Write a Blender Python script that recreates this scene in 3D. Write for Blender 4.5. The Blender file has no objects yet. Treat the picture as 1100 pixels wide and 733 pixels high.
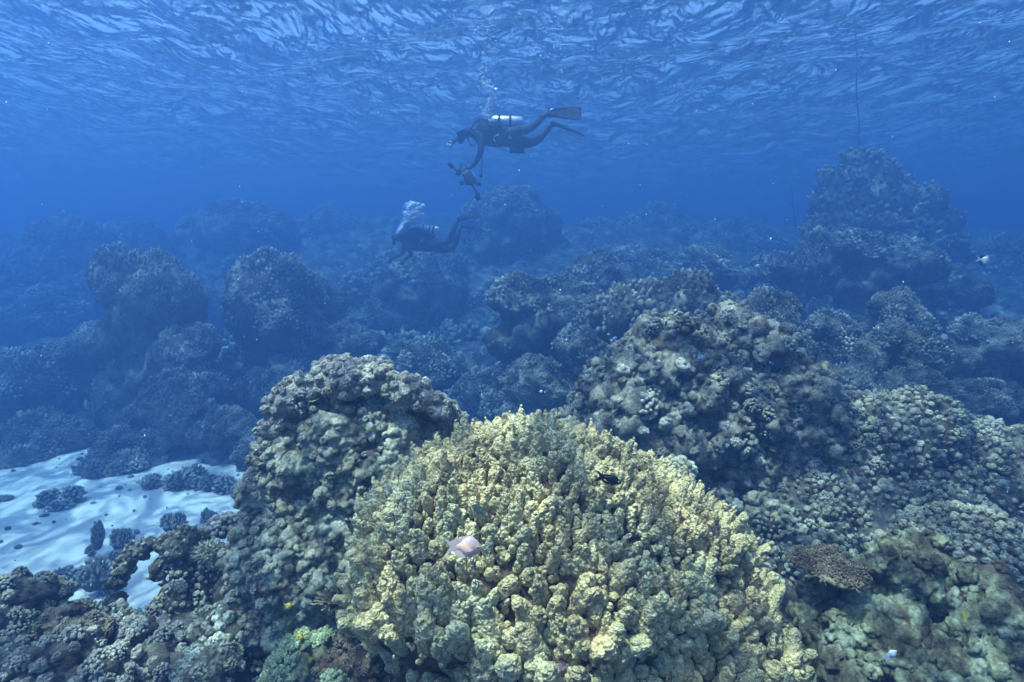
import bpy, bmesh, math, random
import numpy as np
from mathutils import Vector, Matrix, Quaternion

random.seed(7)
RNG = np.random.default_rng(7)
scn = bpy.context.scene
COL = scn.collection
R = math.radians

# ------------------------------------------------------------------ camera
F = 611.0                                  # focal length in photo pixels (20 mm on 36 mm)
PITCH = math.atan((366.5 - 300.0) / F)
SURF = 4.3                                 # water surface above the lens, metres
SAND = -2.6
cam = bpy.data.cameras.new('camera')
cam.lens = 20.0
cam.sensor_width = 36.0
cam.clip_start = 0.05
cam.clip_end = 2000
camo = bpy.data.objects.new('camera', cam)
camo.rotation_euler = (math.pi / 2 - PITCH, 0, 0)
COL.objects.link(camo)
scn.camera = camo

# ------------------------------------------------------------------ sky and sun
SUN_EL, SUN_AZ = R(69), R(232)             # azimuth from +Y, clockwise: to the left of the lens and behind it
w = bpy.data.worlds.new('World')
scn.world = w
w.use_nodes = True
wn = w.node_tree
wn.nodes.clear()
sky = wn.nodes.new('ShaderNodeTexSky')
sky.sky_type = 'NISHITA'
sky.sun_disc = False
sky.sun_elevation = SUN_EL
sky.sun_rotation = SUN_AZ
sky.dust_density = 10.0
sky.air_density = 0.75
bg = wn.nodes.new('ShaderNodeBackground')
bg.inputs['Strength'].default_value = 0.15
wo = wn.nodes.new('ShaderNodeOutputWorld')
wn.links.new(sky.outputs[0], bg.inputs[0])
wn.links.new(bg.outputs[0], wo.inputs[0])
sl = bpy.data.lights.new('sun', 'SUN')
sl.energy = 5.0
sl.angle = R(0.6)
sl.color = (1.0, 0.91, 0.75)
so = bpy.data.objects.new('sun', sl)
sd = Vector((math.sin(SUN_AZ) * math.cos(SUN_EL), math.cos(SUN_AZ) * math.cos(SUN_EL), math.sin(SUN_EL)))
so.rotation_euler = sd.to_track_quat('Z', 'Y').to_euler()
so.location = (0, 0, 30)
COL.objects.link(so)
scn.view_settings.view_transform = 'Standard'
scn.view_settings.look = 'None'
scn.view_settings.gamma = 1
scn.view_settings.exposure = 2.15
scn.cycles.volume_bounces = 1
scn.cycles.max_bounces = 5
scn.cycles.diffuse_bounces = 2
scn.cycles.glossy_bounces = 2
scn.cycles.transparent_max_bounces = 12
scn.cycles.use_denoising = True

# water body: red dies first, blue is what scatters
HAZE_DENSITY = 0.150
HAZE_SCATTER = (0.039, 0.096, 0.245)
HAZE_ABSORB = (0.0, 0.120, 0.340)


# ------------------------------------------------------------------ numpy noise
def _h(ix, iy, iz, s):
    n = (ix.astype(np.int64) * 374761393 + iy.astype(np.int64) * 668265263 + iz.astype(np.int64) * 2147483647 + s * 1274126177) & 0xffffffff
    n = ((n ^ (n >> 13)) * 1274126177) & 0xffffffff
    n = ((n ^ (n >> 15)) * 2246822519) & 0xffffffff
    return ((n ^ (n >> 16)) & 0xffffff) / float(0xffffff)


def vnoise(P, s=0):
    i = np.floor(P)
    f = P - i
    f = f * f * (3 - 2 * f)
    r = 0
    for a in (0, 1):
        for b in (0, 1):
            for c in (0, 1):
                wgt = (f[:, 0] if a else 1 - f[:, 0]) * (f[:, 1] if b else 1 - f[:, 1]) * (f[:, 2] if c else 1 - f[:, 2])
                r = r + wgt * _h(i[:, 0] + a, i[:, 1] + b, i[:, 2] + c, s)
    return r * 2 - 1


def fbm(P, o=3, s=0):
    r, a = 0, 1.0
    for k in range(o):
        r = r + a * vnoise(P * (2.03 ** k) + 17.3 * k, s + k)
        a *= .5
    return r


def worley(P, s=0):
    i = np.floor(P)
    best = np.full(len(P), 9.0)
    for a in (-1, 0, 1):
        for b in (-1, 0, 1):
            for c in (-1, 0, 1):
                q = i + (a, b, c)
                d = ((q[:, 0] + _h(q[:, 0], q[:, 1], q[:, 2], s) - P[:, 0]) ** 2
                     + (q[:, 1] + _h(q[:, 0], q[:, 1], q[:, 2], s + 11) - P[:, 1]) ** 2
                     + (q[:, 2] + _h(q[:, 0], q[:, 1], q[:, 2], s + 23) - P[:, 2]) ** 2)
                best = np.minimum(best, d)
    return np.sqrt(best)


def knob(P, s=0):
    """0..1 round knobs packed side by side"""
    d = worley(P, s)
    return np.sqrt(np.clip(1 - (d / .80) ** 2, 0, 1))


def vn(p, cell, s):
    return vnoise(p / cell, s)


def sstep(a, b, x):
    t = np.clip((x - a) / (b - a), 0, 1)
    return t * t * (3 - 2 * t)


# ------------------------------------------------------------------ mesh helpers
_ico = {}


def ico(l):
    if l not in _ico:
        bm = bmesh.new()
        bmesh.ops.create_icosphere(bm, subdivisions=l, radius=1)
        V = np.array([v.co[:] for v in bm.verts])
        T = np.array([[v.index for v in f.verts] for f in bm.faces])
        bm.free()
        _ico[l] = (V, T)
    return _ico[l]


def normals(V, T):
    N = np.zeros_like(V)
    a = np.cross(V[T[:, 1]] - V[T[:, 0]], V[T[:, 2]] - V[T[:, 0]])
    for k in range(T.shape[1]):
        np.add.at(N, T[:, k], a)
    return N / (np.linalg.norm(N, axis=1, keepdims=True) + 1e-12)


def mesh(name, V, T, mat=None, smooth=True, attrs=None):
    """T: (n,3) or (n,4) array, or list of such arrays"""
    Ts = T if isinstance(T, list) else [T]
    me = bpy.data.meshes.new(name)
    V = np.ascontiguousarray(V, dtype=np.float32)
    me.vertices.add(len(V))
    me.vertices.foreach_set('co', V.ravel())
    loops = np.concatenate([t.ravel() for t in Ts]).astype(np.int32)
    counts = np.concatenate([np.full(len(t), t.shape[1]) for t in Ts]).astype(np.int32)
    me.loops.add(len(loops))
    me.loops.foreach_set('vertex_index', loops)
    me.polygons.add(len(counts))
    st = np.concatenate([[0], np.cumsum(counts)[:-1]]).astype(np.int32)
    me.polygons.foreach_set('loop_start', st)
    me.polygons.foreach_set('loop_total', counts)
    me.polygons.foreach_set('use_smooth', np.full(len(counts), smooth))
    me.update(calc_edges=True)
    for k, a in (attrs or {}).items():
        at = me.attributes.new(k, 'FLOAT', 'POINT')
        at.data.foreach_set('value', np.ascontiguousarray(a, dtype=np.float32))
    if mat:
        me.materials.append(mat)
    return me


def P(px, py, D):
    """world point seen at photo pixel (px,py), D metres ahead of the lens"""
    u, v = (px - 550) / F, -(py - 366.5) / F
    y = math.cos(PITCH) + v * math.sin(PITCH)
    z = v * math.cos(PITCH) - math.sin(PITCH)
    return Vector((u / y * D, D, z / y * D))


def tag(o, label=None, cat=None, group=None, kind=None):
    if label: o['label'] = label
    if cat: o['category'] = cat
    if group: o['group'] = group
    if kind: o['kind'] = kind
    return o


def obj(name, me, parent=None, loc=(0, 0, 0), rot=None, scale=None):
    o = bpy.data.objects.new(name, me)
    COL.objects.link(o)
    o.location = loc
    if rot is not None: o.rotation_euler = rot
    if scale is not None: o.scale = scale
    if parent: o.parent = parent
    return o


def empty(name, loc, label, cat, group=None, rz=0):
    o = bpy.data.objects.new(name, None)
    o.empty_display_size = .1
    o.location = loc
    o.rotation_euler = (0, 0, rz)
    COL.objects.link(o)
    return tag(o, label, cat, group)


# ------------------------------------------------------------------ materials
def _ramp(nt, fac, stops):
    r = nt.nodes.new('ShaderNodeValToRGB')
    e = r.color_ramp.elements
    while len(e) < len(stops):
        e.new(0.5)
    for k, (p, c) in enumerate(stops):
        e[k].position = p
        e[k].color = (*c, 1)
    nt.links.new(fac, r.inputs[0])
    return r.outputs[0]


def _noise(nt, vec, scale, detail=4, rough=.6, dist=0):
    n = nt.nodes.new('ShaderNodeTexNoise')
    n.inputs['Scale'].default_value = scale
    n.inputs['Detail'].default_value = detail
    n.inputs['Roughness'].default_value = rough
    n.inputs['Distortion'].default_value = dist
    nt.links.new(vec, n.inputs['Vector'])
    return n.outputs[0]


def _mix(nt, fac, a, b, mode='MIX'):
    m = nt.nodes.new('ShaderNodeMix')
    m.data_type = 'RGBA'
    m.blend_type = mode
    for s, v in ((m.inputs[0], fac), (m.inputs[6], a), (m.inputs[7], b)):
        if hasattr(v, 'is_output'):
            nt.links.new(v, s)
        elif isinstance(v, (int, float)):
            s.default_value = v
        else:
            s.default_value = (*v, 1)
    return m.outputs[2]


def _math(nt, op, a, b=None, clamp=False):
    m = nt.nodes.new('ShaderNodeMath')
    m.operation = op
    m.use_clamp = clamp
    for s, v in zip(m.inputs, (a, b)):
        if v is None: continue
        if hasattr(v, 'is_output'): nt.links.new(v, s)
        else: s.default_value = v
    return m.outputs[0]


def coral_mat(name, stops, turf=None, tip=None, scale=9, fine=60, bump=.8, bdist=.006, turf_rng=(.05, .5), var=.35, rough=.85, spots=None, patch=None, nod=None):
    """pigment from noise patches; turf algae towards a finger's root (attribute h), pale growth tips (attribute k)"""
    m = bpy.data.materials.new(name)
    m.use_nodes = True
    nt = m.node_tree
    b = nt.nodes['Principled BSDF']
    g = nt.nodes.new('ShaderNodeNewGeometry')
    pos = g.outputs['Position']
    n1 = _noise(nt, pos, scale, 5, .65)
    c = _ramp(nt, n1, [(.5 + (p - .5) * .6, q) for p, q in stops])
    oi = nt.nodes.new('ShaderNodeObjectInfo')
    v = _math(nt, 'MULTIPLY_ADD', oi.outputs['Random'], var)
    v.node.inputs[2].default_value = 1 - var * .5
    hs = nt.nodes.new('ShaderNodeHueSaturation')
    nt.links.new(c, hs.inputs['Color'])
    nt.links.new(v, hs.inputs['Value'])
    c = hs.outputs[0]
    n2 = _noise(nt, pos, fine, 5, .7)
    c = _mix(nt, .8, c, _ramp(nt, n2, [(.36, (.38, .38, .38)), (.5, (1, 1, 1)), (.64, (1.45, 1.45, 1.45))]), 'MULTIPLY')
    if patch:
        n4 = _noise(nt, pos, patch[0], 3, .5, .6)
        c = _mix(nt, _ramp(nt, n4, [(patch[2], (0, 0, 0)), (patch[2] + .08, (1, 1, 1))]), c, patch[1])
    if tip:
        at = nt.nodes.new('ShaderNodeAttribute')
        at.attribute_name = 'k'
        c = _mix(nt, _math(nt, 'MULTIPLY', at.outputs['Fac'], .6, True), c, tip)
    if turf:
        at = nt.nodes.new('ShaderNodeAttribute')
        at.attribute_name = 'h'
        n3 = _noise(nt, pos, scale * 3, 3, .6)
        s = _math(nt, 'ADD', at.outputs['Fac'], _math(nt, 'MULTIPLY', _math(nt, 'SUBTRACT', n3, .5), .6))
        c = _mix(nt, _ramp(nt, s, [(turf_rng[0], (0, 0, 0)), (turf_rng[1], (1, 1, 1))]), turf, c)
    if spots:
        n5 = _noise(nt, pos, spots[0], 2, .5)
        c = _mix(nt, _ramp(nt, n5, [(spots[2], (0, 0, 0)), (spots[2] + .03, (1, 1, 1))]), c, spots[1])
    nt.links.new(c, b.inputs['Base Color'])
    b.inputs['Roughness'].default_value = rough
    b.inputs['Specular IOR Level'].default_value = .15
    bp = nt.nodes.new('ShaderNodeBump')
    bp.inputs['Strength'].default_value = bump
    bp.inputs['Distance'].default_value = bdist
    nt.links.new(_noise(nt, pos, fine * 1.6, 5, .75), bp.inputs['Height'])
    last = bp.outputs[0]
    if nod:
        vo = nt.nodes.new('ShaderNodeTexVoronoi')
        vo.feature = 'SMOOTH_F1'
        vo.inputs['Smoothness'].default_value = .25
        vo.inputs['Scale'].default_value = nod[0]
        nt.links.new(pos, vo.inputs['Vector'])
        b2 = nt.nodes.new('ShaderNodeBump')
        b2.invert = True
        b2.inputs['Strength'].default_value = 1.0
        b2.inputs['Distance'].default_value = nod[1]
        nt.links.new(vo.outputs['Distance'], b2.inputs['Height'])
        nt.links.new(last, b2.inputs['Normal'])
        last = b2.outputs[0]
    nt.links.new(last, b.inputs['Normal'])
    return m


def plain(name, col, rough=.6, metal=0, spec=.4, noise=None):
    m = bpy.data.materials.new(name)
    m.use_nodes = True
    nt = m.node_tree
    b = nt.nodes['Principled BSDF']
    b.inputs['Roughness'].default_value = rough
    b.inputs['Metallic'].default_value = metal
    b.inputs['Specular IOR Level'].default_value = spec
    tc = nt.nodes.new('ShaderNodeTexCoord')
    n = _noise(nt, tc.outputs['Object'], noise or 14, 4)
    c = _mix(nt, .5, col, _ramp(nt, n, [(.3, (.6, .6, .6)), (.7, (1.3, 1.3, 1.3))]), 'MULTIPLY')
    nt.links.new(c, b.inputs['Base Color'])
    return m


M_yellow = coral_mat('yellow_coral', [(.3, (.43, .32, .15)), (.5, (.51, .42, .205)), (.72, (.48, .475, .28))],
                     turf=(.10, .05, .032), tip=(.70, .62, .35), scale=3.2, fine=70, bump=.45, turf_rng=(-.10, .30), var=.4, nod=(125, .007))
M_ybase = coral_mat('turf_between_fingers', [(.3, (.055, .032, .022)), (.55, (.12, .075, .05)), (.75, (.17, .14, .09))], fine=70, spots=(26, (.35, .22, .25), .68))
M_grey = coral_mat('grey_lobe_coral', [(.3, (.18, .165, .125)), (.5, (.29, .275, .22)), (.75, (.42, .41, .34))],
                   turf=(.12, .095, .07), tip=(.58, .56, .46), scale=7, fine=80, turf_rng=(-.1, .35), nod=(150, .005))
M_olive = coral_mat('olive_knob_coral', [(.3, (.20, .185, .12)), (.5, (.31, .29, .20)), (.75, (.38, .39, .29))],
                    turf=(.07, .05, .035), tip=(.52, .52, .38), scale=6, fine=80, nod=(130, .005))
M_rock = coral_mat('algae_rock', [(.28, (.10, .075, .055)), (.42, (.22, .20, .15)), (.55, (.23, .22, .17)), (.72, (.34, .34, .27))],
                   scale=9, fine=55, bump=1.0, bdist=.014, patch=(4.5, (.17, .13, .10), .60), spots=(19, (.38, .36, .10), .70))
M_rockg = coral_mat('green_rock', [(.28, (.06, .05, .035)), (.45, (.15, .145, .09)), (.6, (.26, .29, .18)), (.75, (.42, .45, .32))],
                    scale=8, fine=50, bump=1.0, bdist=.014, patch=(5.5, (.13, .10, .075), .58), spots=(15, (.42, .38, .08), .69))
M_face = coral_mat('pale_green_face', [(.28, (.20, .185, .13)), (.42, (.38, .38, .27)), (.58, (.54, .56, .41)), (.75, (.70, .73, .58))],
                   scale=10, fine=60, bump=1.0, bdist=.014, patch=(7, (.22, .18, .14), .58), spots=(24, (.42, .42, .12), .72))
M_dark = coral_mat('brown_reef_rock', [(.3, (.045, .036, .028)), (.5, (.105, .09, .068)), (.72, (.21, .195, .15))], scale=7, fine=50, bump=1.0, bdist=.014)
M_bush = coral_mat('brown_branch_coral', [(.3, (.12, .09, .055)), (.6, (.20, .16, .105)), (.8, (.27, .23, .16))], turf=(.06, .045, .03), tip=(.42, .37, .27), scale=10)
M_blueb = coral_mat('blue_tipped_coral', [(.3, (.16, .14, .14)), (.7, (.28, .26, .26))], tip=(.75, .78, .85), scale=10)
M_far = coral_mat('reef_coral', [(.35, (.09, .085, .07)), (.5, (.22, .22, .18)), (.68, (.34, .35, .29))], turf=(.06, .055, .04), tip=(.33, .33, .27), scale=1.3, fine=10, bdist=.02, var=.6)
M_farb = coral_mat('reef_rock', [(.3, (.04, .038, .03)), (.5, (.09, .085, .07)), (.75, (.20, .20, .16))], scale=2.2, fine=14, bump=.8, bdist=.03)
M_sponge = coral_mat('yellow_sponge', [(.3, (.48, .40, .05)), (.7, (.62, .56, .12))], scale=30)
M_lime = coral_mat('pale_green_coral', [(.3, (.20, .25, .11)), (.5, (.30, .37, .19)), (.75, (.44, .50, .31))], scale=20, fine=80, tip=(.52, .57, .38))


# ------------------------------------------------------------------ voxel blobs
def blob(balls, voxel, smooth=4, level=3):
    """balls: (centre, (rx,ry,rz)) list, fused by voxel remesh -> V, faces(n,4 or 3)"""
    V0, T0 = ico(level)
    Vs, Ts, n = [], [], 0
    for c, r in balls:
        Vs.append(V0 * np.array(r) + np.array(c))
        Ts.append(T0 + n)
        n += len(V0)
    me = mesh('tmp', np.concatenate(Vs), np.concatenate(Ts))
    o = bpy.data.objects.new('tmp', me)
    COL.objects.link(o)
    m = o.modifiers.new('r', 'REMESH')
    m.mode = 'VOXEL'
    m.voxel_size = voxel
    if smooth:
        s = o.modifiers.new('s', 'SMOOTH')
        s.iterations = smooth
        s.factor = .5
    dg = bpy.context.evaluated_depsgraph_get()
    ev = o.evaluated_get(dg)
    em = ev.to_mesh()
    V = np.empty(len(em.vertices) * 3, np.float32)
    em.vertices.foreach_get('co', V)
    V = V.reshape(-1, 3).astype(float)
    em.calc_loop_triangles()
    T = np.empty(len(em.loop_triangles) * 3, np.int32)
    em.loop_triangles.foreach_get('vertices', T)
    T = T.reshape(-1, 3)
    ev.to_mesh_clear()
    bpy.data.objects.remove(o)
    bpy.data.meshes.remove(me)
    return V, T


def roughen(V, T, amps, seed=0):
    """amps: list of (kind, cell size m, height m)"""
    N = normals(V, T)
    K = np.zeros(len(V))
    for j, (kind, cell, h) in enumerate(amps):
        if kind == 'n':
            V = V + N * (fbm(V / cell, 3, seed + j * 7) * h)[:, None]
        elif kind == 'k':
            k = knob(V / cell, seed + j * 7)
            V = V + N * (k * h - h * .5)[:, None]
            K = k
        if j < len(amps) - 1:
            N = normals(V, T)
    return V, K


def sample(V, T, n, dist, seed=1, accept=None, cam_cull=True, distf=None):
    """points spread over a surface: positions, normals"""
    rg = np.random.default_rng(seed)
    A, B, C = V[T[:, 0]], V[T[:, 1]], V[T[:, 2]]
    cr = np.cross(B - A, C - A)
    ar = np.linalg.norm(cr, axis=1)
    fi = rg.choice(len(T), n, p=ar / ar.sum())
    u, v = rg.random(n), rg.random(n)
    f = u + v > 1
    u[f], v[f] = 1 - u[f], 1 - v[f]
    Pt = A[fi] + (B - A)[fi] * u[:, None] + (C - A)[fi] * v[:, None]
    VN = normals(V, T)
    Nn = VN[T[fi, 0]] + VN[T[fi, 1]] + VN[T[fi, 2]]
    Nn /= np.linalg.norm(Nn, axis=1, keepdims=True) + 1e-9
    keep = np.ones(n, bool)
    if cam_cull:
        vd = -Pt / np.linalg.norm(Pt, axis=1, keepdims=True)
        keep &= (Nn * vd).sum(1) > -.3
    if accept is not None:
        keep &= accept(Pt, Nn)
    Pt, Nn = Pt[keep], Nn[keep]
    out = []
    grid = {}
    cs = dist
    for i in range(len(Pt)):
        p = Pt[i]
        dd = dist if distf is None else distf(p)
        k = tuple((p // cs).astype(int))
        bad = False
        for a in (-1, 0, 1):
            for b in (-1, 0, 1):
                for c in (-1, 0, 1):
                    for q in grid.get((k[0] + a, k[1] + b, k[2] + c), ()):
                        e = q - p
                        if e[0] * e[0] + e[1] * e[1] + e[2] * e[2] < dd * dd:
                            bad = True
                            break
                    if bad: break
                if bad: break
            if bad: break
        if not bad:
            grid.setdefault(k, []).append(p)
            out.append(i)
    return Pt[out], Nn[out]


def rotm(d, spin):
    q = Vector(d).to_track_quat('Z', 'Y')
    return (q @ Quaternion((0, 0, 1), spin)).to_matrix()


# ------------------------------------------------------------------ coral pieces (unit size, root at the origin, growing along +Z)
def finger(level, seed, w=.42, h=1.5, nod=.16, cell=.30, fine=.05, taper=.25):
    rg = np.random.default_rng(seed)
    V, T = ico(level)
    V = V.copy()
    z = V[:, 2].copy()
    t = (z + 1) / 2
    rad = w * (1 - taper * t + .20 * np.sin(t * 5 + rg.random() * 6) * .6)
    sx, sy = rg.uniform(.85, 1.2), rg.uniform(.85, 1.2)
    X = np.stack([V[:, 0] * rad * sx, V[:, 1] * rad * sy, np.sign(z) * np.abs(z) ** .85 * h / 2 + h * .36], 1)
    X[:, 0] += rg.uniform(-.12, .12) * t ** 2
    X[:, 1] += rg.uniform(-.12, .12) * t ** 2
    N = normals(X, T)
    off = rg.random(3) * 50
    X = X + N * (fbm(X / .6 + off, 2, seed) * .11)[:, None]
    k = knob(X / cell + off, seed)
    X = X + N * ((k - .55) * nod)[:, None]
    if fine:
        k2 = knob(X / (cell * .42) + off, seed + 3)
        X = X + N * ((k2 - .5) * fine)[:, None]
        k = k * .6 + k2 * .4
    hh = np.clip(X[:, 2] / h, 0, 1)
    return X, T, hh, np.clip((k - .55) * 2, 0, 1) * np.clip(hh * 1.6, 0, 1)


def pm(name, mat, data):
    X, T, h, k = data
    return mesh(name, X, T, mat, True, {'h': h, 'k': k})


FING = [finger(5, s, w=.39 + .05 * (s % 3), h=1.7 + .3 * (s % 4), nod=.20, cell=.26, fine=.045) for s in range(12)]
FMID = [finger(4, s, w=.40 + .05 * (s % 3), h=1.5 + .3 * (s % 4), nod=.19, cell=.28, fine=.0) for s in range(6)]
FLOW = [finger(3, s + 40, w=.38, h=1.4, nod=.15, cell=.33, fine=0) for s in range(6)]
LOBE = [finger(4, s + 80, w=.46, h=1.1, nod=.24, cell=.36, fine=.06, taper=.05) for s in range(8)]
LLOW = [finger(2, s + 120, w=.50, h=1.05, nod=.12, cell=.5, fine=0, taper=.05) for s in range(5)]
def crag(level, seed, fl=.7):
    V, T = ico(level)
    X = V * [.62, .55, .62 * fl]
    off = np.random.default_rng(seed).random(3) * 90
    n = 1 - np.abs(fbm(X / .55 + off, 2, seed)) * 1.6
    X = X * (.75 + .45 * n)[:, None]
    N = normals(X, T)
    k = knob(X / .27 + off, seed)
    X = X + N * ((k - .5) * .22)[:, None] + N * (fbm(X / .14 + off, 2, seed) * .035)[:, None]
    return X + [0, 0, .3], T, np.ones(len(X)), k * .4


CRAG = [crag(4, 700 + q_) for q_ in range(6)]
CRLO = [crag(3, 720 + q_) for q_ in range(6)]
NUB = [finger(1, s + 160, w=.42, h=1.2, nod=.1, cell=.6, fine=0) for s in range(5)]
me_yellow = [pm('coral_finger', M_yellow, d) for d in FING]
me_greyf = [pm('coral_lobe', M_grey, d) for d in LOBE]
me_olivef = [pm('coral_lobe', M_olive, d) for d in LOBE]


def cluster(n, seed, lvl=2, spread=1.0, w=.24, flat=1.0, hmul=1.0):
    """cauliflower colony: n fingers growing out of a small dome, unit radius about 1"""
    rg = np.random.default_rng(seed)
    src = {1: NUB, 2: LLOW, 3: FLOW}[lvl]
    Vs, Ts, H, K, m = [], [], [], [], 0
    ga = math.pi * (3 - 5 ** .5)
    for i in range(n):
        t = (i + .5) / n
        z = 1 - t * 1.15
        r = math.sqrt(max(0, 1 - z * z))
        a = i * ga + rg.uniform(-.3, .3)
        d = np.array([r * math.cos(a), r * math.sin(a), z * flat]) + rg.normal(0, .06, 3)
        d /= np.linalg.norm(d)
        X, T, h, k = src[i % len(src)]
        s = w * rg.uniform(.8, 1.25)
        Mx = np.array(rotm(d * [1, 1, 1] + [0, 0, .25], rg.uniform(0, 6.28)))
        base = d * np.array([spread, spread, spread * flat]) * rg.uniform(.62, .78)
        Vs.append((X * [s, s, s * hmul]) @ Mx.T + base)
        Ts.append(T + m)
        H.append(h)
        K.append(k)
        m += len(X)
    c, T = ico(2)
    Vs.append(c * [.72, .72, .72 * flat]); Ts.append(T + m); H.append(np.zeros(len(c))); K.append(np.zeros(len(c)))
    return np.concatenate(Vs), np.concatenate(Ts), np.concatenate(H), np.concatenate(K)


def tube(pts, rad, sides=6, cap=True):
    """tapered tube along points -> V, T(quads as tris)"""
    pts = [np.array(p, float) for p in pts]
    n = len(pts)
    V = []
    up = np.array([.3, .2, .93])
    for i in range(n):
        d = pts[min(i + 1, n - 1)] - pts[max(i - 1, 0)]
        d /= np.linalg.norm(d) + 1e-9
        a = np.cross(d, up)
        if np.linalg.norm(a) < .1: a = np.cross(d, [1, 0, 0])
        a /= np.linalg.norm(a)
        b = np.cross(d, a)
        for k in range(sides):
            t = 2 * math.pi * k / sides
            V.append(pts[i] + rad[i] * (math.cos(t) * a + math.sin(t) * b))
    T = []
    for i in range(n - 1):
        for k in range(sides):
            p, q = i * sides + k, i * sides + (k + 1) % sides
            T += [(p, p + sides, q + sides), (p, q + sides, q)]
    if cap:
        V.append(pts[0]); V.append(pts[-1])
        c0, c1 = len(V) - 2, len(V) - 1
        for k in range(sides):
            T.append((c0, k, (k + 1) % sides))
            T.append((c1, (n - 1) * sides + (k + 1) % sides, (n - 1) * sides + k))
    return np.array(V), np.array(T)


def join(parts):
    Vs, Ts, n, out = [], [], 0, []
    for V, T in parts:
        Vs.append(V); Ts.append(T + n); n += len(V)
    return np.concatenate(Vs), np.concatenate(Ts)


def bush(seed, n=46, flat=.8, thick=.045, fork=3):
    """branching coral, unit radius: forked twigs radiating from a short base"""
    rg = np.random.default_rng(seed)
    Vs, Ts, H, K, m = [], [], [], [], 0
    ga = math.pi * (3 - 5 ** .5)
    for i in range(n):
        z = 1 - (i + .5) / n * 1.05
        r = math.sqrt(max(0, 1 - z * z))
        a = i * ga + rg.uniform(-.3, .3)
        d = np.array([r * math.cos(a), r * math.sin(a), z * flat + .12])
        d /= np.linalg.norm(d)
        L = rg.uniform(.85, 1.05)
        mid = d * L * .55 + rg.normal(0, .03, 3)
        segs = [([np.zeros(3), mid * .6, mid], [thick * 1.3, thick * 1.2, thick])]
        for f in range(fork):
            e = d + rg.normal(0, .30, 3)
            e /= np.linalg.norm(e)
            tip = mid + e * L * rg.uniform(.3, .45)
            segs.append(([mid, (mid + tip) / 2 + rg.normal(0, .015, 3), tip], [thick, thick * .85, thick * .55]))
        for pts, rr in segs:
            V, T = tube(pts, rr, 5)
            l = np.linalg.norm(V, axis=1)
            Vs.append(V * [1, 1, 1]); Ts.append(T + m); m += len(V)
            H.append(np.clip(l, 0, 1)); K.append(np.clip((l - .8) * 5, 0, 1))
    return np.concatenate(Vs), np.concatenate(Ts), np.concatenate(H), np.concatenate(K)


CL_HI = [cluster(46, 200 + s, 2, w=.34) for s in range(4)]
BUSH = [bush(300 + s) for s in range(3)]
me_cl = {}


def shared(kind, i, mat):
    key = (kind, i, mat.name)
    if key not in me_cl:
        src = {'cluster': CL_HI, 'bush': BUSH}[kind]
        me_cl[key] = pm({'cluster': 'knob_cluster', 'bush': 'branch_cluster'}[kind], mat, src[i % len(src)])
    return me_cl[key]


def stuff_cover(name, src, mat, Pt, Nn, size, up, seed, parent, sunk=.15, hmul=1.0):
    """many small knobs joined in one part"""
    rg = np.random.default_rng(seed)
    Vs, Ts, H, K, m = [], [], [], [], 0
    L = np.array(parent.location) if parent else np.zeros(3)
    for i in range(len(Pt)):
        X, T, h, k = src[rg.integers(len(src))]
        d = Nn[i] * (1 - up) + np.array([0, 0, up]) + rg.normal(0, .12, 3)
        Mx = np.array(rotm(d, rg.uniform(0, 6.28)))
        s = (size(Pt[i]) if callable(size) else size) * rg.uniform(.75, 1.25)
        Vs.append((X * [s, s, s * hmul]) @ Mx.T + Pt[i] - Nn[i] * s * sunk - L)
        Ts.append(T + m); H.append(h); K.append(k); m += len(X)
    if not Vs: return None
    o = obj(name, mesh(name, np.concatenate(Vs), np.concatenate(Ts), mat, True, {'h': np.concatenate(H), 'k': np.concatenate(K)}), parent)
    o['kind'] = 'stuff'
    return o


def pieces(name, meshes, Pt, Nn, size, up, seed, parent, sunk=.15, jit=.15, stretch=(.85, 1.25)):
    """one object per piece, meshes shared"""
    rg = np.random.default_rng(seed)
    L = np.array(parent.location)
    for i in range(len(Pt)):
        d = Nn[i] * (1 - up) + np.array([0, 0, up]) + rg.normal(0, jit, 3)
        q = (Vector(d).to_track_quat('Z', 'Y') @ Quaternion((0, 0, 1), rg.uniform(0, 6.28)))
        s = (size(Pt[i]) if callable(size) else size) * rg.uniform(.78, 1.22)
        obj(name, meshes[rg.integers(len(meshes))], parent, Pt[i] - Nn[i] * s * sunk - L, q.to_euler(), (s, s, s * rg.uniform(*stretch)))


def split_big(Pt, Nn, n=300):
    d = np.linalg.norm(Pt, axis=1)
    o = np.argsort(d)
    return (Pt[o[:n]], Nn[o[:n]]), (Pt[o[n:]], Nn[o[n:]])


def body(name, V, T, K, mat, parent, h=None):
    L = np.array(parent.location)
    return obj(name, mesh(name, V - L, T, mat, True, {'h': np.ones(len(V)) if h is None else h, 'k': K * 0 if K is None else K * .5}), parent)


# ================================================================== THE SETTING
def ground_z(x, y):
    x, y = np.asarray(x, float), np.asarray(y, float)
    Q = np.stack([x, y, x * 0], 1)
    n = fbm(Q / 5.0, 3, 5)
    z = np.full(len(x), SAND) + .05 * fbm(Q / 1.3, 2, 8)
    # reef slope behind the sand
    yb = 8.6 - 1.2 * sstep(-1, 2, x) + n * .8
    rise = sstep(0, 19, y - yb) * 4.9
    z = z + rise + (y > yb) * n * .7 * sstep(0, 3, y - yb)
    # right-hand shoulder of the reef
    z = z + .30 * sstep(.9, 2.4, x) * sstep(3.0, 5.0, y) * (1 - sstep(9, 15, y))
    z = z + .5 * sstep(-1.2, .6, x) * sstep(3.4, 5.0, y) * (1 - sstep(9, 15, y))
    # foreground ledge
    edge = 2.35 + .2 * fbm(Q / .7, 2, 31) + 1.3 * sstep(-.8, .4, x)
    led = 1 - sstep(0, .55, y - edge)
    z = z + led * (1.08 + .10 * fbm(Q / .45, 3, 33) - .5 * sstep(1.5, .2, y) * 0)
    return np.minimum(z, 3.5)


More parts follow.
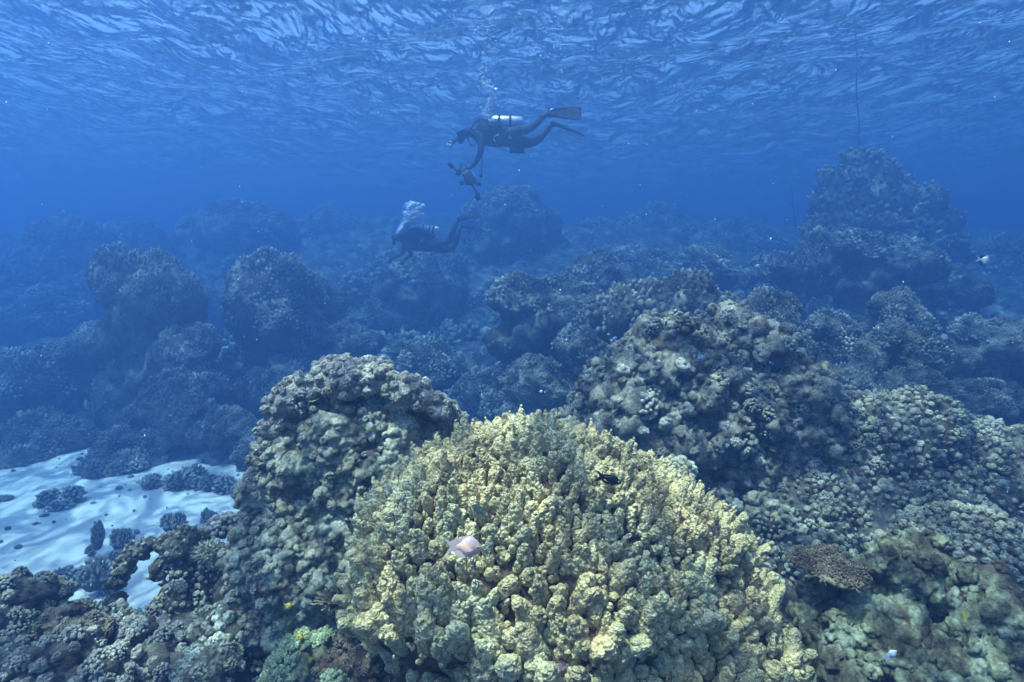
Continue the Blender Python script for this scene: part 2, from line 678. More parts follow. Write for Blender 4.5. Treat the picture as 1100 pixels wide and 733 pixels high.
def reefness(x, y):
    Q = np.stack([x, y, x * 0], 1)
    yb = 8.3 - 1.2 * sstep(-1, 2, x) + fbm(Q / 5.0, 3, 5) * .8
    edge = 2.35 + .2 * fbm(Q / .7, 2, 31) + 1.3 * sstep(-.8, .4, x)
    return np.clip(sstep(-.6, .3, y - yb) + sstep(-.2, .8, x) + (1 - sstep(.1, .7, y - edge)), 0, 1)


fr = np.linspace(-62, 62, 620)
bk = np.linspace(62, 298, 70)[1:-1]
ang = np.radians(np.concatenate([fr, bk]))
rad = np.geomspace(.5, 76, 330)
A_, R_ = np.meshgrid(ang, rad)
gx, gy = (R_ * np.sin(A_)).ravel(), (R_ * np.cos(A_)).ravel()
gz = ground_z(gx, gy)
rf = reefness(gx, gy)
V = np.stack([gx, gy, gz], 1)
cell = np.clip(np.hypot(gx, gy) * .035, .06, 1.1)
amp = rf * cell * .55
kk = knob(V / np.array([.16, .16, .16]), 3) * (np.hypot(gx, gy) < 9) + knob(V / .55, 4) * (np.hypot(gx, gy) >= 9)
V[:, 2] += rf * ((kk - .5) * np.where(np.hypot(gx, gy) < 9, .10, .38) + fbm(V / .35, 2, 9) * .05) + rf * 0
V[:, 2] = np.minimum(V[:, 2], 3.9)
na, nr = len(ang), len(rad)
idx = np.arange(na * nr).reshape(nr, na)
nx = np.roll(idx, -1, axis=1)
T = np.stack([idx[:-1].ravel(), idx[1:].ravel(), nx[1:].ravel(), nx[:-1].ravel()], 1)[:, ::-1]
# close the centre
V = np.vstack([V, [0, 0, V[idx[0], 2].mean()]])
ctr = len(V) - 1
T3 = np.stack([np.full(na, ctr), nx[0], idx[0]], 1)


def ground_mat():
    m = coral_mat('seabed', [(.3, (.04, .035, .03)), (.5, (.10, .09, .075)), (.75, (.22, .22, .18))], scale=3, fine=22, bump=.7, bdist=.02)
    nt = m.node_tree
    b = nt.nodes['Principled BSDF']
    rc = b.inputs['Base Color'].links[0].from_socket
    g = nt.nodes.new('ShaderNodeNewGeometry')
    s1 = _noise(nt, g.outputs['Position'], 1.6, 6, .7)
    sand = _ramp(nt, s1, [(.3, (.56, .53, .47)), (.6, (.66, .63, .56)), (.8, (.72, .69, .62))])
    s2 = _noise(nt, g.outputs['Position'], 7, 4, .7)
    sand = _mix(nt, _ramp(nt, s2, [(.62, (0, 0, 0)), (.72, (.7, .7, .7))]), sand, (.30, .28, .23))
    at = nt.nodes.new('ShaderNodeAttribute')
    at.attribute_name = 'reef'
    f = _math(nt, 'ADD', at.outputs['Fac'], _math(nt, 'MULTIPLY', _math(nt, 'SUBTRACT', _noise(nt, g.outputs['Position'], 5, 4, .7), .5), .5))
    c = _mix(nt, _ramp(nt, f, [(.30, (0, 0, 0)), (.62, (1, 1, 1))]), sand, rc)
    nt.links.new(c, b.inputs['Base Color'])
    return m


go = obj('seabed', mesh('seabed', V, [T, T3], ground_mat(), True, {'reef': np.append(rf, 1), 'h': np.ones(len(V)), 'k': np.zeros(len(V))}))
tag(go, 'pale sand channel and reef slope rising behind it', kind='structure')

# ---- the water surface, seen from below
def wave(x, y):
    Q = np.stack([x, y, x * 0], 1)
    a = R(-12)
    xr, yr = x * math.cos(a) + y * math.sin(a), -x * math.sin(a) + y * math.cos(a)
    z = .085 * np.sin(yr * 1.15 + 1.6 * fbm(Q / 5, 2, 51)) + .05 * np.sin(yr * 2.3 + xr * .7 + 2.2 * fbm(Q / 2.7, 2, 52))
    z += .10 * fbm(np.stack([xr / 2.6, yr / 1.5, xr * 0], 1), 4, 53)
    return z


sa = np.radians(np.concatenate([np.linspace(-50, 50, 620), np.linspace(50, 310, 80)[1:-1]]))
sr = np.geomspace(1.2, 74, 420)
A_, R_ = np.meshgrid(sa, sr)
gx, gy = (R_ * np.sin(A_)).ravel(), (R_ * np.cos(A_)).ravel()
V = np.stack([gx, gy, SURF + wave(gx, gy)], 1)
na, nr = len(sa), len(sr)
idx = np.arange(na * nr).reshape(nr, na)
nx = np.roll(idx, -1, axis=1)
T = np.stack([idx[:-1].ravel(), idx[1:].ravel(), nx[1:].ravel(), nx[:-1].ravel()], 1)[:, ::-1]
V = np.vstack([V, [0, 0, V[idx[0], 2].mean()]])
T3 = np.stack([np.full(na, len(V) - 1), nx[0], idx[0]], 1)
wm = bpy.data.materials.new('water_surface')
wm.use_nodes = True
nt = wm.node_tree
nt.nodes.clear()
out = nt.nodes.new('ShaderNodeOutputMaterial')
tr = nt.nodes.new('ShaderNodeBsdfTransparent')
gl = nt.nodes.new('ShaderNodeBsdfGlossy')
gl.inputs['Roughness'].default_value = .02
frn = nt.nodes.new('ShaderNodeFresnel')
frn.inputs['IOR'].default_value = 1.33
mx = nt.nodes.new('ShaderNodeMixShader')
g = nt.nodes.new('ShaderNodeNewGeometry')
mp = nt.nodes.new('ShaderNodeMapping')
mp.inputs['Rotation'].default_value = (0, 0, R(-14))
mp.inputs['Scale'].default_value = (1.9, 1.15, 1)
nt.links.new(g.outputs['Position'], mp.inputs['Vector'])
r1 = _noise(nt, mp.outputs[0], .75, 3, .5, .4)
r2 = _noise(nt, mp.outputs[0], 4.2, 5, .60, .6)
r1 = _math(nt, 'ADD', _math(nt, 'MULTIPLY', r1, 3.2), _math(nt, 'MULTIPLY', r2, .20))
bp = nt.nodes.new('ShaderNodeBump')
bp.inputs['Strength'].default_value = 1.0
bp.inputs['Distance'].default_value = .8
nt.links.new(r1, bp.inputs['Height'])
for t_ in (gl, frn):
    nt.links.new(bp.outputs[0], t_.inputs['Normal'])
nt.links.new(frn.outputs[0], mx.inputs[0])
nt.links.new(tr.outputs[0], mx.inputs[1])
nt.links.new(gl.outputs[0], mx.inputs[2])
nt.links.new(mx.outputs[0], out.inputs['Surface'])
wo_ = obj('water_surface', mesh('water_surface', V, [T, T3], wm))
tag(wo_, 'rippled underside of the sea surface with bright sky patches', kind='structure')

# ---- the body of water
bm = bmesh.new()
bmesh.ops.create_cube(bm, size=1)
hm = bpy.data.meshes.new('haze')
bm.to_mesh(hm)
bm.free()
hz = bpy.data.materials.new('haze')
hz.use_nodes = True
nt = hz.node_tree
nt.nodes.clear()
out = nt.nodes.new('ShaderNodeOutputMaterial')
pv = nt.nodes.new('ShaderNodeVolumePrincipled')
pv.inputs['Color'].default_value = (*HAZE_SCATTER, 1)
pv.inputs['Absorption Color'].default_value = (*HAZE_ABSORB, 1)
pv.inputs['Density'].default_value = HAZE_DENSITY
pv.inputs['Anisotropy'].default_value = 0.5
nt.links.new(pv.outputs[0], out.inputs['Volume'])
hm.materials.append(hz)
ho = obj('haze', hm)
ho.scale = (160, 160, SURF + .9 + 5.2)
ho.location = (0, 0, (SURF + .9 - 5.2) / 2)
tag(ho, 'clear blue sea water fading distant reef', kind='stuff')
#---SETTING-END---


# ================================================================== FOREGROUND CORALS
# ---- the big yellow finger coral
def yellow_coral():
    c = Vector((.16, 2.08, -1.14))
    t = empty('finger_coral', (c.x, c.y, -1.75), 'huge yellow-green dome of knobbly coral fingers in the centre foreground', 'coral')
    balls = [((c.x - .06, c.y, c.z), (.60, .54, .56)), ((c.x - .10, c.y - .02, c.z - .01), (.50, .46, .565)), ((c.x + .36, c.y + .0, c.z - .26), (.44, .46, .46)),
             ((c.x + .24, c.y + .0, c.z - .09), (.46, .46, .52)), ((c.x + .26, c.y - .1, c.z - .45), (.60, .45, .5)), ((c.x - .31, c.y - .08, c.z + .02), (.38, .38, .47))]
    V, T = blob(balls, .02, 12)
    V, K = roughen(V, T, [('n', .35, .045), ('k', .15, .07), ('k', .03, .008)], 61)
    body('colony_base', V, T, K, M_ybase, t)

    def acc(p, n):
        return (p[:, 2] > -1.62) & ~((n[:, 2] < -.35))
    szf = lambda p: .041 + .026 * float(sstep(-.75, -1.25, np.array([p[2]]))[0]) - .006 * float(sstep(.1, .8, np.array([p[0]]))[0])
    gap = lambda p: szf(p) * .76
    Pt, Nn = sample(V, T, 60000, .052, 3, acc, True, gap)
    big, rest = split_big(Pt, Nn, 300)
    sz = szf
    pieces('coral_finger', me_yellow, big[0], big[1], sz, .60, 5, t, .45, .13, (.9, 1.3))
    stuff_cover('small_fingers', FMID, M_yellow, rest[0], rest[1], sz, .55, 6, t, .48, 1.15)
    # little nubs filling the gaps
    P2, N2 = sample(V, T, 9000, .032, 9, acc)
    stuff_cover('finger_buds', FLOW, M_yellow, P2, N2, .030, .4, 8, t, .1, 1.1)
    return V, T


yellow_coral()


# ---- the boulder on the left with an overhanging rim of grey lobes
def left_boulder():
    o = P(372, 520, 2.45)
    t = empty('coral_boulder', (o.x, o.y, -1.5), 'tall pale-green eroded boulder coral with a grey lobed rim, left of the yellow coral', 'coral')
    q = lambda px, py, D: tuple(P(px, py, D))
    balls = [(q(378, 498, 2.57), (.38, .34, .33)), (q(345, 560, 2.48), (.32, .28, .30)), (q(335, 610, 2.32), (.30, .26, .30)), (q(400, 560, 2.55), (.34, .3, .34)), (q(305, 620, 2.35), (.17, .18, .22)),
             (q(425, 466, 2.66), (.26, .28, .22)), (q(300, 545, 2.5), (.16, .2, .22))]
    V, T = blob(balls, .0075, 10)
    V, K = roughen(V, T, [('n', .25, .06), ('n', .10, .05), ('k', .075, .020), ('n', .035, .022), ('k', .022, .010), ('n', .012, .007)], 71)
    body('eroded_face', V, T, K, M_face, t)
    # the rim: a fat crust hanging over the face
    rim = [(275, 520, 2.42, .05), (282, 490, 2.42, .055), (292, 462, 2.44, .06), (306, 437, 2.46, .07), (328, 420, 2.5, .085), (352, 412, 2.52, .09), (380, 410, 2.52, .09),
           (405, 412, 2.52, .085), (428, 420, 2.52, .08), (450, 430, 2.54, .07), (470, 440, 2.56, .06), (482, 452, 2.6, .05),
           (360, 405, 2.7, .12), (400, 408, 2.72, .12), (440, 424, 2.74, .10), (330, 425, 2.7, .12)]
    V2, T2 = blob([(q(a, b, D - (.07 if D < 2.62 else 0)), (r * .92, r * .95, r * .66)) for a, b, D, r in rim], .012, 6)
    V2, K2 = roughen(V2, T2, [('n', .12, .02), ('k', .06, .02)], 73)
    body('rim_crust', V2, T2, K2, M_grey, t)
    Pt, Nn = sample(V2, T2, 9000, .035, 4, lambda p, n: n[:, 2] > -.45)
    big, rest = split_big(Pt, Nn, 240)
    pieces('coral_lobe', me_greyf, big[0], big[1], .040, .25, 15, t, .25, .2, (.8, 1.2))
    stuff_cover('small_lobes', LOBE, M_grey, rest[0], rest[1], .034, .3, 16, t)
    # knobs down the left flank
    Pt, Nn = sample(V, T, 7000, .036, 5, lambda p, n: (n[:, 0] < -.45) & (p[:, 2] > -1.6))
    stuff_cover('flank_knobs', LOBE[:3] + CRLO[:4], M_olive, Pt, Nn, .032, .3, 17, t)
    # ragged bits on the face
    Pt, Nn = sample(V, T, 2500, .055, 6, lambda p, n: (n[:, 0] > -.5) & (n[:, 1] < .2) & (vn(p, .15, 4) > .15) & (p[:, 2] < -.85))
    stuff_cover('face_nubbins', CRLO, M_face, Pt, Nn, .040, .2, 18, t, .3)
    # dark spire in the shade of the rim
    V3, T3 = blob([(q(395, 452, 2.42), (.035, .03, .05)), (q(384, 436, 2.44), (.018, .018, .05)), (q(372, 458, 2.42), (.03, .03, .03)), (q(413, 455, 2.44), (.04, .03, .03))], .008, 4)
    V3, K3 = roughen(V3, T3, [('n', .03, .012), ('k', .02, .008)], 77)
    body('broken_stub', V3, T3, K3, M_dark, t)


left_boulder()


# ---- the mound behind on the right
def right_mound():
    q = lambda px, py, D: tuple(P(px, py, D))
    o = P(745, 480, 3.9)
    t = empty('coral_mound', (o.x, o.y, -1.9), 'big grey-brown reef mound crusted with small coral lobes, behind the yellow coral', 'coral')
    balls = [(q(745, 450, 3.95), (.62, .5, .70)), (q(680, 455, 3.8), (.45, .42, .42)), (q(640, 480, 3.7), (.30, .32, .32)), (q(820, 470, 3.95), (.50, .45, .52)),
             (q(790, 400, 4.0), (.36, .36, .40)), (q(720, 400, 4.0), (.38, .36, .40)), (q(760, 560, 3.8), (.9, .5, .5)), (q(860, 540, 3.8), (.45, .45, .45))]
    V, T = blob(balls, .013, 8)
    V, K = roughen(V, T, [('n', .40, .14), ('n', .15, .08), ('k', .12, .09), ('k', .05, .035), ('n', .03, .012)], 81)
    body('mound_rock', V, T, K, M_rock, t)
    cl = [shared('cluster', i, M_grey) for i in range(4)] + [shared('cluster', i, M_olive) for i in range(4)]
    rg = np.random.default_rng(4)
    Pt, Nn = sample(V, T, 5000, .086, 7, lambda p, n: (n[:, 2] > -.5) & (p[:, 2] > -1.5))
    crm = [pm('coral_knob', M_rock, d) for d in CRAG]
    pieces('coral_knob', me_greyf + me_greyf + me_olivef + cl + cl + crm, Pt[:290], Nn[:290], lambda p: .062 * rg.uniform(.6, 1.4), .3, 21, t, .2, .25)
    Pt, Nn = sample(V, T, 16000, .048, 8, lambda p, n: (n[:, 2] > -.5) & (p[:, 2] > -1.6) & (vn(p, .35, 5) > -.25))
    stuff_cover('small_knobs', CRLO + FLOW[:3], M_rock, Pt, Nn, .040, .3, 22, t, .3)
    # right margin: ridge of finer knobs running down to the right
    o = P(930, 500, 3.9)
    t2 = empty('coral_ridge', (o.x, o.y, -1.9), 'shaded ridge of fine brown coral knobs running down right from the big mound', 'coral')
    balls = [(q(880, 480, 3.9), (.36, .36, .34)), (q(935, 478, 3.85), (.36, .36, .33)), (q(985, 470, 3.75), (.28, .32, .30)), (q(1040, 500, 3.7), (.25, .3, .28)), (q(930, 545, 3.7), (.50, .36, .36)), (q(1010, 540, 3.6), (.3, .3, .36)),
             (q(870, 560, 3.6), (.4, .36, .4))]
    V, T = blob(balls, .02, 8)
    V, K = roughen(V, T, [('n', .35, .07), ('k', .13, .06), ('k', .05, .02)], 83)
    body('ridge_rock', V, T, K, M_dark, t2)
    Pt, Nn = sample(V, T, 12000, .062, 9, lambda p, n: (n[:, 2] > -.5))
    pieces('coral_knob', cl + me_olivef + crm, Pt[:260], Nn[:260], lambda p: .040 * rg.uniform(.7, 1.5), .3, 23, t2, .15, .25)
    Pt, Nn = sample(V, T, 16000, .033, 10, lambda p, n: (n[:, 2] > -.5))
    stuff_cover('small_knobs', FLOW + CRLO[:3], M_olive, Pt, Nn, .031, .3, 24, t2, .2)
    o = P(1085, 500, 3.6)
    t3 = empty('dome_coral', (o.x, o.y, -1.9), 'brown knobbly dome cut by the right edge of the photo, beyond the shaded ridge', 'coral')
    V, T = blob([(q(1085, 515, 3.6), (.32, .3, .32)), (q(1120, 520, 3.6), (.35, .35, .30)), (q(1060, 560, 3.5), (.3, .3, .35))], .02, 8)
    V, K = roughen(V, T, [('n', .3, .05), ('k', .1, .04)], 85)
    body('dome_rock', V, T, K, M_dark, t3)
    Pt, Nn = sample(V, T, 9000, .042, 11, lambda p, n: (n[:, 2] > -.6))
    stuff_cover('small_knobs', FLOW + CRLO[:3], M_olive, Pt, Nn, .030, .3, 25, t3, .2)


right_mound()


# ---- bottom right: green rock with a table coral and a knobby dome
def bottom_right():
    q = lambda px, py, D: tuple(P(px, py, D))
    o = P(980, 680, 1.95)
    t = empty('reef_boulder', (o.x, o.y, -1.6), 'lumpy green algae-grown reef boulder in the bottom right corner', 'rock')
    balls = [(q(965, 625, 2.1), (.13, .15, .14)), (q(940, 650, 2.1), (.17, .2, .17)), (q(1000, 640, 2.1), (.14, .2, .15)), (q(960, 720, 1.95), (.25, .25, .20)),
             (q(1050, 690, 1.95), (.16, .2, .20)), (q(1090, 720, 1.9), (.18, .2, .20)), (q(905, 700, 2.0), (.14, .2, .18)), (q(1010, 625, 2.3), (.12, .12, .10)), (q(880, 730, 2.0), (.15, .2, .15))]
    V, T = blob(balls, .0065, 6)
    V, K = roughen(V, T, [('n', .2, .07), ('k', .12, .08), ('n', .06, .035), ('k', .045, .030), ('k', .018, .009), ('n', .012, .005)], 91)
    body('boulder_rock', V, T, K, M_rockg, t)
    Pt, Nn = sample(V, T, 700, .085, 12, lambda p, n: (n[:, 2] > 0))
    pieces('algae_lump', [pm('algae_lump', M_rockg, d) for d in CRAG], Pt, Nn, .062, .3, 31, t, .25, .3)
    Pt, Nn = sample(V, T, 5000, .028, 13, lambda p, n: (n[:, 2] > -.2) & (vn(p, .12, 8) > .1))
    stuff_cover('algae_tufts', CRLO, M_rockg, Pt, Nn, .024, .4, 32, t, .2)
    # knobby dome behind it
    o = P(1035, 600, 2.5)
    t = empty('dome_coral', (o.x, o.y, -1.7), 'dark-sided dome of pale-topped coral knobs above the green boulder', 'coral')
    V, T = blob([(q(1035, 590, 2.5), (.24, .22, .20)), (q(1060, 620, 2.5), (.20, .2, .26)), (q(1000, 580, 2.55), (.16, .18, .12))], .014, 6)
    V, K = roughen(V, T, [('n', .2, .03), ('k', .06, .02)], 93)
    body('dome_rock', V, T, K, M_dark, t)
    Pt, Nn = sample(V, T, 12000, .027, 14, lambda p, n: n[:, 2] > -.45)
    big, rest = split_big(Pt, Nn, 200)
    pieces('coral_knob', me_olivef, big[0], big[1], .030, .35, 33, t, .2, .2)
    stuff_cover('small_knobs', LOBE[:4], M_olive, rest[0], rest[1], .028, .35, 34, t)
    # table coral
    o = P(888, 600, 2.0)
    t = empty('table_coral', o - Vector((0, 0, .12)), 'flat brown table coral of short crowded twigs at the edge of the green boulder', 'coral')
    n = 120
    rg = np.random.default_rng(5)
    base = q(888, 610, 2.0)
    V, T = blob([((base[0], base[1], base[2]), (.085, .11, .018)), ((base[0] - .05, base[1] + .04, base[2] + .004), (.07, .07, .016)), ((base[0] + .07, base[1] - .03, base[2] - .006), (.06, .06, .016)), ((base[0] + .02, base[1] - .09, base[2] - .004), (.06, .05, .014)), ((base[0] + .05, base[1] + .08, base[2] + .006), (.07, .06, .016)), ((base[0] + .03, base[1] + .03, base[2] - .07), (.04, .05, .08))], .009, 4)
    V, K = roughen(V, T, [('n', .05, .008)], 95)
    body('table_plate', V, T, K, M_bush, t)
    tw = [pm('twig', M_bush, bush(330 + s, 9, 1.4, .10, 3)) for s in range(4)]
    Pt, Nn = sample(V, T, 5000, .0175, 15, lambda p, n: n[:, 2] > .2)
    big, rest = Pt[:300], Nn[:300]
    pieces('twig', tw, Pt[:260], Nn[:260], .020, .3, 35, t, 0, .25)
    # small branching coral below
    o = P(868, 690, 1.95)
    for (px, py, D, r, mt, lab) in [(872, 695, 1.95, .055, M_lime, 'small green bush of stubby coral twigs between yellow coral and green boulder'),
                                    (898, 722, 1.85, .06, M_face, 'rounded pale-green coral knob at the bottom edge, right of the yellow coral')]:
        o = P(px, py, D)
        t = empty('branching_coral' if r < .058 else 'lobed_coral', o - Vector((0, 0, r * .5)), lab, 'coral')
        obj('branch_cluster' if r < .058 else 'knob_cluster', shared('bush' if r < .058 else 'cluster', 1, mt), t, (0, 0, r * .3), (0, 0, 1), (r, r, r))


bottom_right()


# ---- bottom left: rubble ledge, arch and small corals
def bottom_left():
    q = lambda px, py, D: tuple(P(px, py, D))
    t = empty('rock_arch', q(170, 660, 2.55), 'encrusted brown rock arch with pale sand showing through its hole, lower left', 'rock')
    balls = []
    arc = [(128, 665), (126, 645), (127, 625), (134, 607), (146, 594), (160, 586), (178, 583), (196, 588), (212, 596), (228, 606), (244, 612)]
    for i, (a, b) in enumerate(arc):
        r = .036 + .010 * math.sin(i * 2.1) + (.03 if i > 6 else 0)
        balls.append((q(a, b, 2.6), (r, r * 1.3, r)))
    balls += [(q(200, 640, 2.6), (.10, .1, .11)), (q(240, 640, 2.6), (.12, .12, .14)), (q(175, 655, 2.58), (.03, .05, .06)), (q(150, 676, 2.5), (.14, .08, .030)), (q(205, 610, 2.6), (.06, .1, .07)), (q(172, 612, 2.6), (.03, .06, .04))]
    V, T = blob(balls, .0065, 5)
    V, K = roughen(V, T, [('n', .12, .02), ('n', .05, .016), ('k', .04, .014), ('n', .015, .006)], 101)
    body('arch_rock', V, T, K, M_dark, t)
    Pt, Nn = sample(V, T, 6000, .024, 16, lambda p, n: (n[:, 2] > -.3) & (vn(p, .1, 3) > -.45))
    stuff_cover('crust_knobs', CRLO + FLOW, M_olive, Pt, Nn, .019, .4, 41, t, .2)
    # lumps along the ledge
    specs = [
        ('reef_rock', [(25, 655, 2.2, .13), (-10, 660, 2.2, .14), (50, 672, 2.2, .10)], M_dark, M_olive, .045, 'brown knob-covered rock at the left edge below the sand'),
        ('reef_rock', [(78, 672, 2.15, .085), (98, 680, 2.1, .07)], M_dark, M_bush, .030, 'dark brown knobby lump between the left edge rock and the arch'),
        ('reef_rock', [(60, 722, 1.9, .13), (110, 728, 1.9, .10), (20, 730, 1.9, .12)], M_dark, M_grey, .05, 'shadowed pile of rounded grey rubble in the bottom left corner'),
        ('reef_rock', [(150, 700, 2.1, .12), (185, 715, 2.05, .10), (120, 700, 2.15, .10)], M_dark, M_grey, .05, 'dark lumpy rock below the arch'),
        ('reef_rock', [(215, 725, 1.95, .10), (180, 735, 1.95, .09)], M_rock, M_face, .04, 'pale encrusted slab at the bottom edge below the arch'),
        ('reef_rock', [(318, 705, 1.95, .085), (345, 690, 2.0, .06), (300, 728, 1.9, .06)], M_rockg, M_lime, .022, 'yellow-green encrusted rock just left of the yellow coral foot'),
        ('reef_rock', [(270, 640, 2.4, .15), (300, 665, 2.3, .14), (255, 600, 2.55, .10), (245, 680, 2.2, .13)], M_dark, M_olive, .03, 'dark shaded rock under the left boulder'),
        ('reef_rock', [(390, 680, 2.0, .10), (410, 720, 1.9, .13), (370, 715, 2.0, .13)], M_ybase, M_bush, .02, 'dark undercut rock at the foot of the yellow coral'),
        ('reef_rock', [(205, 575, 2.9, .05), (222, 570, 2.95, .05)], M_dark, M_grey, .025, 'small grey-capped rock just behind the arch'),
    ]
    for i, (nm, lst, m1, m2, sz, lab) in enumerate(specs):
        c = q(*lst[0][:3])
        t = empty(nm, (c[0], c[1], c[2] - .1), lab, 'rock')
        V, T = blob([(q(a, b, D), (r, r, r * .85)) for a, b, D, r in lst], .009, 5)
        V, K = roughen(V, T, [('n', .12, .045), ('k', .07, .035), ('n', .03, .014), ('k', .02, .008)], 110 + i)
        body('rock_body', V, T, K, m1, t)
        Pt, Nn = sample(V, T, 2500, sz * .95, 20 + i, lambda p, n: (n[:, 2] > -.1) & (vn(p, .09, i) > -.15))
        big = split_big(Pt, Nn, 160)[0]
        pcs = [shared('cluster', k, m2) for k in range(4)] + [pm('coral_knob', m2, d) for d in CRAG[:3]]
        if m2 is M_grey: pcs = pcs + me_greyf[:4]
        pieces('coral_knob', pcs, big[0], big[1], sz * .75, .4, 50 + i, t, .15, .25)
    small = [
        ('branching_coral', 190, 627, 2.35, .048, 'bush', M_blueb, 'small bush coral with bluish-white tips beside the arch'),
        ('branching_coral', 225, 588, 2.5, .085, 'bush', M_olive, 'olive stubby-branched bush coral on top of the arch'),
        ('branching_coral', 258, 582, 2.55, .06, 'bush', M_bush, 'brown bush coral against the left flank of the boulder'),
        ('branching_coral', 283, 664, 2.1, .075, 'bush', M_bush, 'fine brown bush coral left of the yellow-green encrusted rock'),
        ('branching_coral', 362, 640, 2.0, .10, 'bush', M_bush, 'wide brown bush coral tucked under the left side of the yellow coral'),
        ('branching_coral', 128, 612, 2.5, .03, 'bush', M_olive, 'tiny olive twig coral on the left leg of the arch'),
        ('branching_coral', 88, 655, 2.3, .06, 'bush', M_bush, 'dark brown bush coral left of the arch'),
        ('lobed_coral', 60, 638, 2.45, .06, 'cluster', M_grey, 'pale grey rounded lobes on the ledge near the left edge'),
        ('lobed_coral', 236, 660, 2.15, .045, 'cluster', M_lime, 'bright pale-green knob above the cluster of green-grey lobes'),
        ('lobed_coral', 358, 728, 1.75, .048, 'cluster', M_lime, 'pale mint dome at the bottom edge left of the yellow coral'),
        ('lobed_coral', 142, 668, 2.3, .06, 'cluster', M_grey, 'round grey coral at the right foot of the arch hole'),
        ('lobed_coral', 215, 718, 1.8, .03, 'cluster', M_face, 'small pale knob at the bottom edge below the green-grey lobes'),
        ('lobed_coral', 240, 560, 2.75, .085, 'cluster', M_grey, 'pale grey-brown lobed coral standing left of the boulder above the arch'),
        ('lobed_coral', 728, 500, 2.75, .10, 'cluster', M_face, 'pale pointed coral knobs peeking between yellow coral and big mound'),
        ('branching_coral', 650, 434, 3.4, .06, 'bush', M_olive, 'olive-yellow bush coral on the left shoulder of the big mound'),
        ('branching_coral', 752, 365, 3.55, .075, 'bush', M_bush, 'brown bush coral in the hollow near the top of the big mound'),
        ('dome_coral', 737, 346, 3.6, .085, 'cluster', M_bush, 'dark rounded coral under the crest of the big mound'),
        ('dome_coral', 783, 342, 3.55, .05, 'cluster', M_grey, 'small lilac-grey ball coral on the crest of the big mound'),
    ]
    for i, (nm, px, py, D, r, kd, mt, lab) in enumerate(small):
        o = P(px, py, D)
        t = empty(nm, o - Vector((0, 0, r * .6)), lab, 'coral')
        obj('branch_cluster' if kd == 'bush' else 'knob_cluster', shared(kd, i, mt), t, (0, 0, r * .2), (random.uniform(-.2, .2), random.uniform(-.2, .2), random.uniform(0, 6)), (r, r, r * .9))
    # cluster of smooth green-grey lobes
    o = P(232, 690, 2.05)
    t = empty('lobed_coral', o - Vector((0, 0, .08)), 'cluster of big smooth green-grey lobes left of the encrusted rock, lower left', 'coral')
    V, T = blob([(q(225, 690, 2.1), (.09, .08, .07)), (q(250, 680, 2.1), (.06, .07, .08))], .01, 5)
    V, K = roughen(V, T, [('n', .08, .02)], 131)
    body('lobe_base', V, T, K, M_dark, t)
    lb = [pm('coral_lobe', M_face, d) for d in LOBE]
    Pt, Nn = sample(V, T, 900, .034, 17, lambda p, n: n[:, 2] > -.3)
    pieces('coral_lobe', lb, Pt, Nn, .036, .3, 61, t, .2, .2)
    for (px, py, D, lab) in [(310, 651, 2.05, 'little yellow sponge patch under the left boulder'), (322, 685, 1.93, 'yellow crusty sponge on the encrusted green rock')]:
        o = P(px, py, D)
        V, T, h, k = cluster(9, px, 1, w=.4)
        so_ = obj('sponge', mesh('sponge', V * .018, T, M_sponge, True, {'h': h, 'k': k}), None, o)
        tag(so_, lab, 'sponge')


bottom_left()


# ================================================================== BACKGROUND CORAL HEADS
def head_variant(seed, H, top_bias, lobes=4):
    """unit coral head: radius 1, height H (top at z=0, foot at z=-H)"""
    rg = np.random.default_rng(seed)
    r0 = .86
    balls = [((rg.uniform(-.1, .1), 0, -r0 * .8), (r0 * rg.uniform(.7, 1), r0 * .9, r0 * .8))]
    for i in range(lobes + 2):
        a = rg.uniform(0, 6.28)
        rr = rg.uniform(.30, .55)
        q_ = rg.uniform(.5, .85)
        balls.append(((q_ * math.cos(a), q_ * math.sin(a), -rr * .8 - rg.uniform(.02, .8)), (rr, rr, rr * .8)))
    z = -r0
    while z > -H:
        rr = rg.uniform(.72, 1.0) if H > 1.3 else rg.uniform(.85, 1.1)
        balls.append(((rg.uniform(-.3, .3), rg.uniform(-.3, .3), z), (rr, rr * rg.uniform(.8, 1.1), .5)))
        z -= .4
    V, T = blob(balls, .07, 3)
    V, K = roughen(V, T, [('n', .9, .22), ('n', .35, .10), ('k', .28, .14)], seed)
    h = np.ones(len(V))
    Pt, Nn = sample(V, T, 9000, .072, seed, lambda p, n: (n[:, 2] > -.15) & (p[:, 2] > -H * .9) & ((p[:, 2] > -top_bias) | (vn(p, .4, 2) > .15)), cam_cull=False)
    Pt, Nn = Pt[:1000], Nn[:1000]
    Vs, Ts, Hh, K2, m = [], [], [], [], 0
    for i in range(len(Pt)):
        X, Tt, hh, k = NUB[rg.integers(5)]
        d = Nn[i] * .7 + np.array([0, 0, .3]) + rg.normal(0, .15, 3)
        s = .080 * rg.uniform(.6, 1.35) * (.7 + .9 * max(0, float(vn(Pt[i:i + 1], .35, 9)[0]) + .3))
        Vs.append((X * s) @ np.array(rotm(d, rg.uniform(0, 6))).T + Pt[i] - Nn[i] * s * .3)
        Ts.append(Tt + m); Hh.append(hh); K2.append(k); m += len(X)
    b = mesh('head_rock', V, T, M_farb, True, {'h': h, 'k': K * .0})
    c = mesh('knob_cover', np.concatenate(Vs), np.concatenate(Ts), M_far, True, {'h': np.concatenate(Hh), 'k': np.concatenate(K2)})
    return H, b, c


HV = [head_variant(401, 1.0, .7), head_variant(402, 1.1, .8, 6), head_variant(407, 1.0, .9, 3), head_variant(403, 1.8, .6), head_variant(404, 1.9, .9, 6), head_variant(405, 3.0, .7, 5), head_variant(406, 3.1, 1.2, 7)]


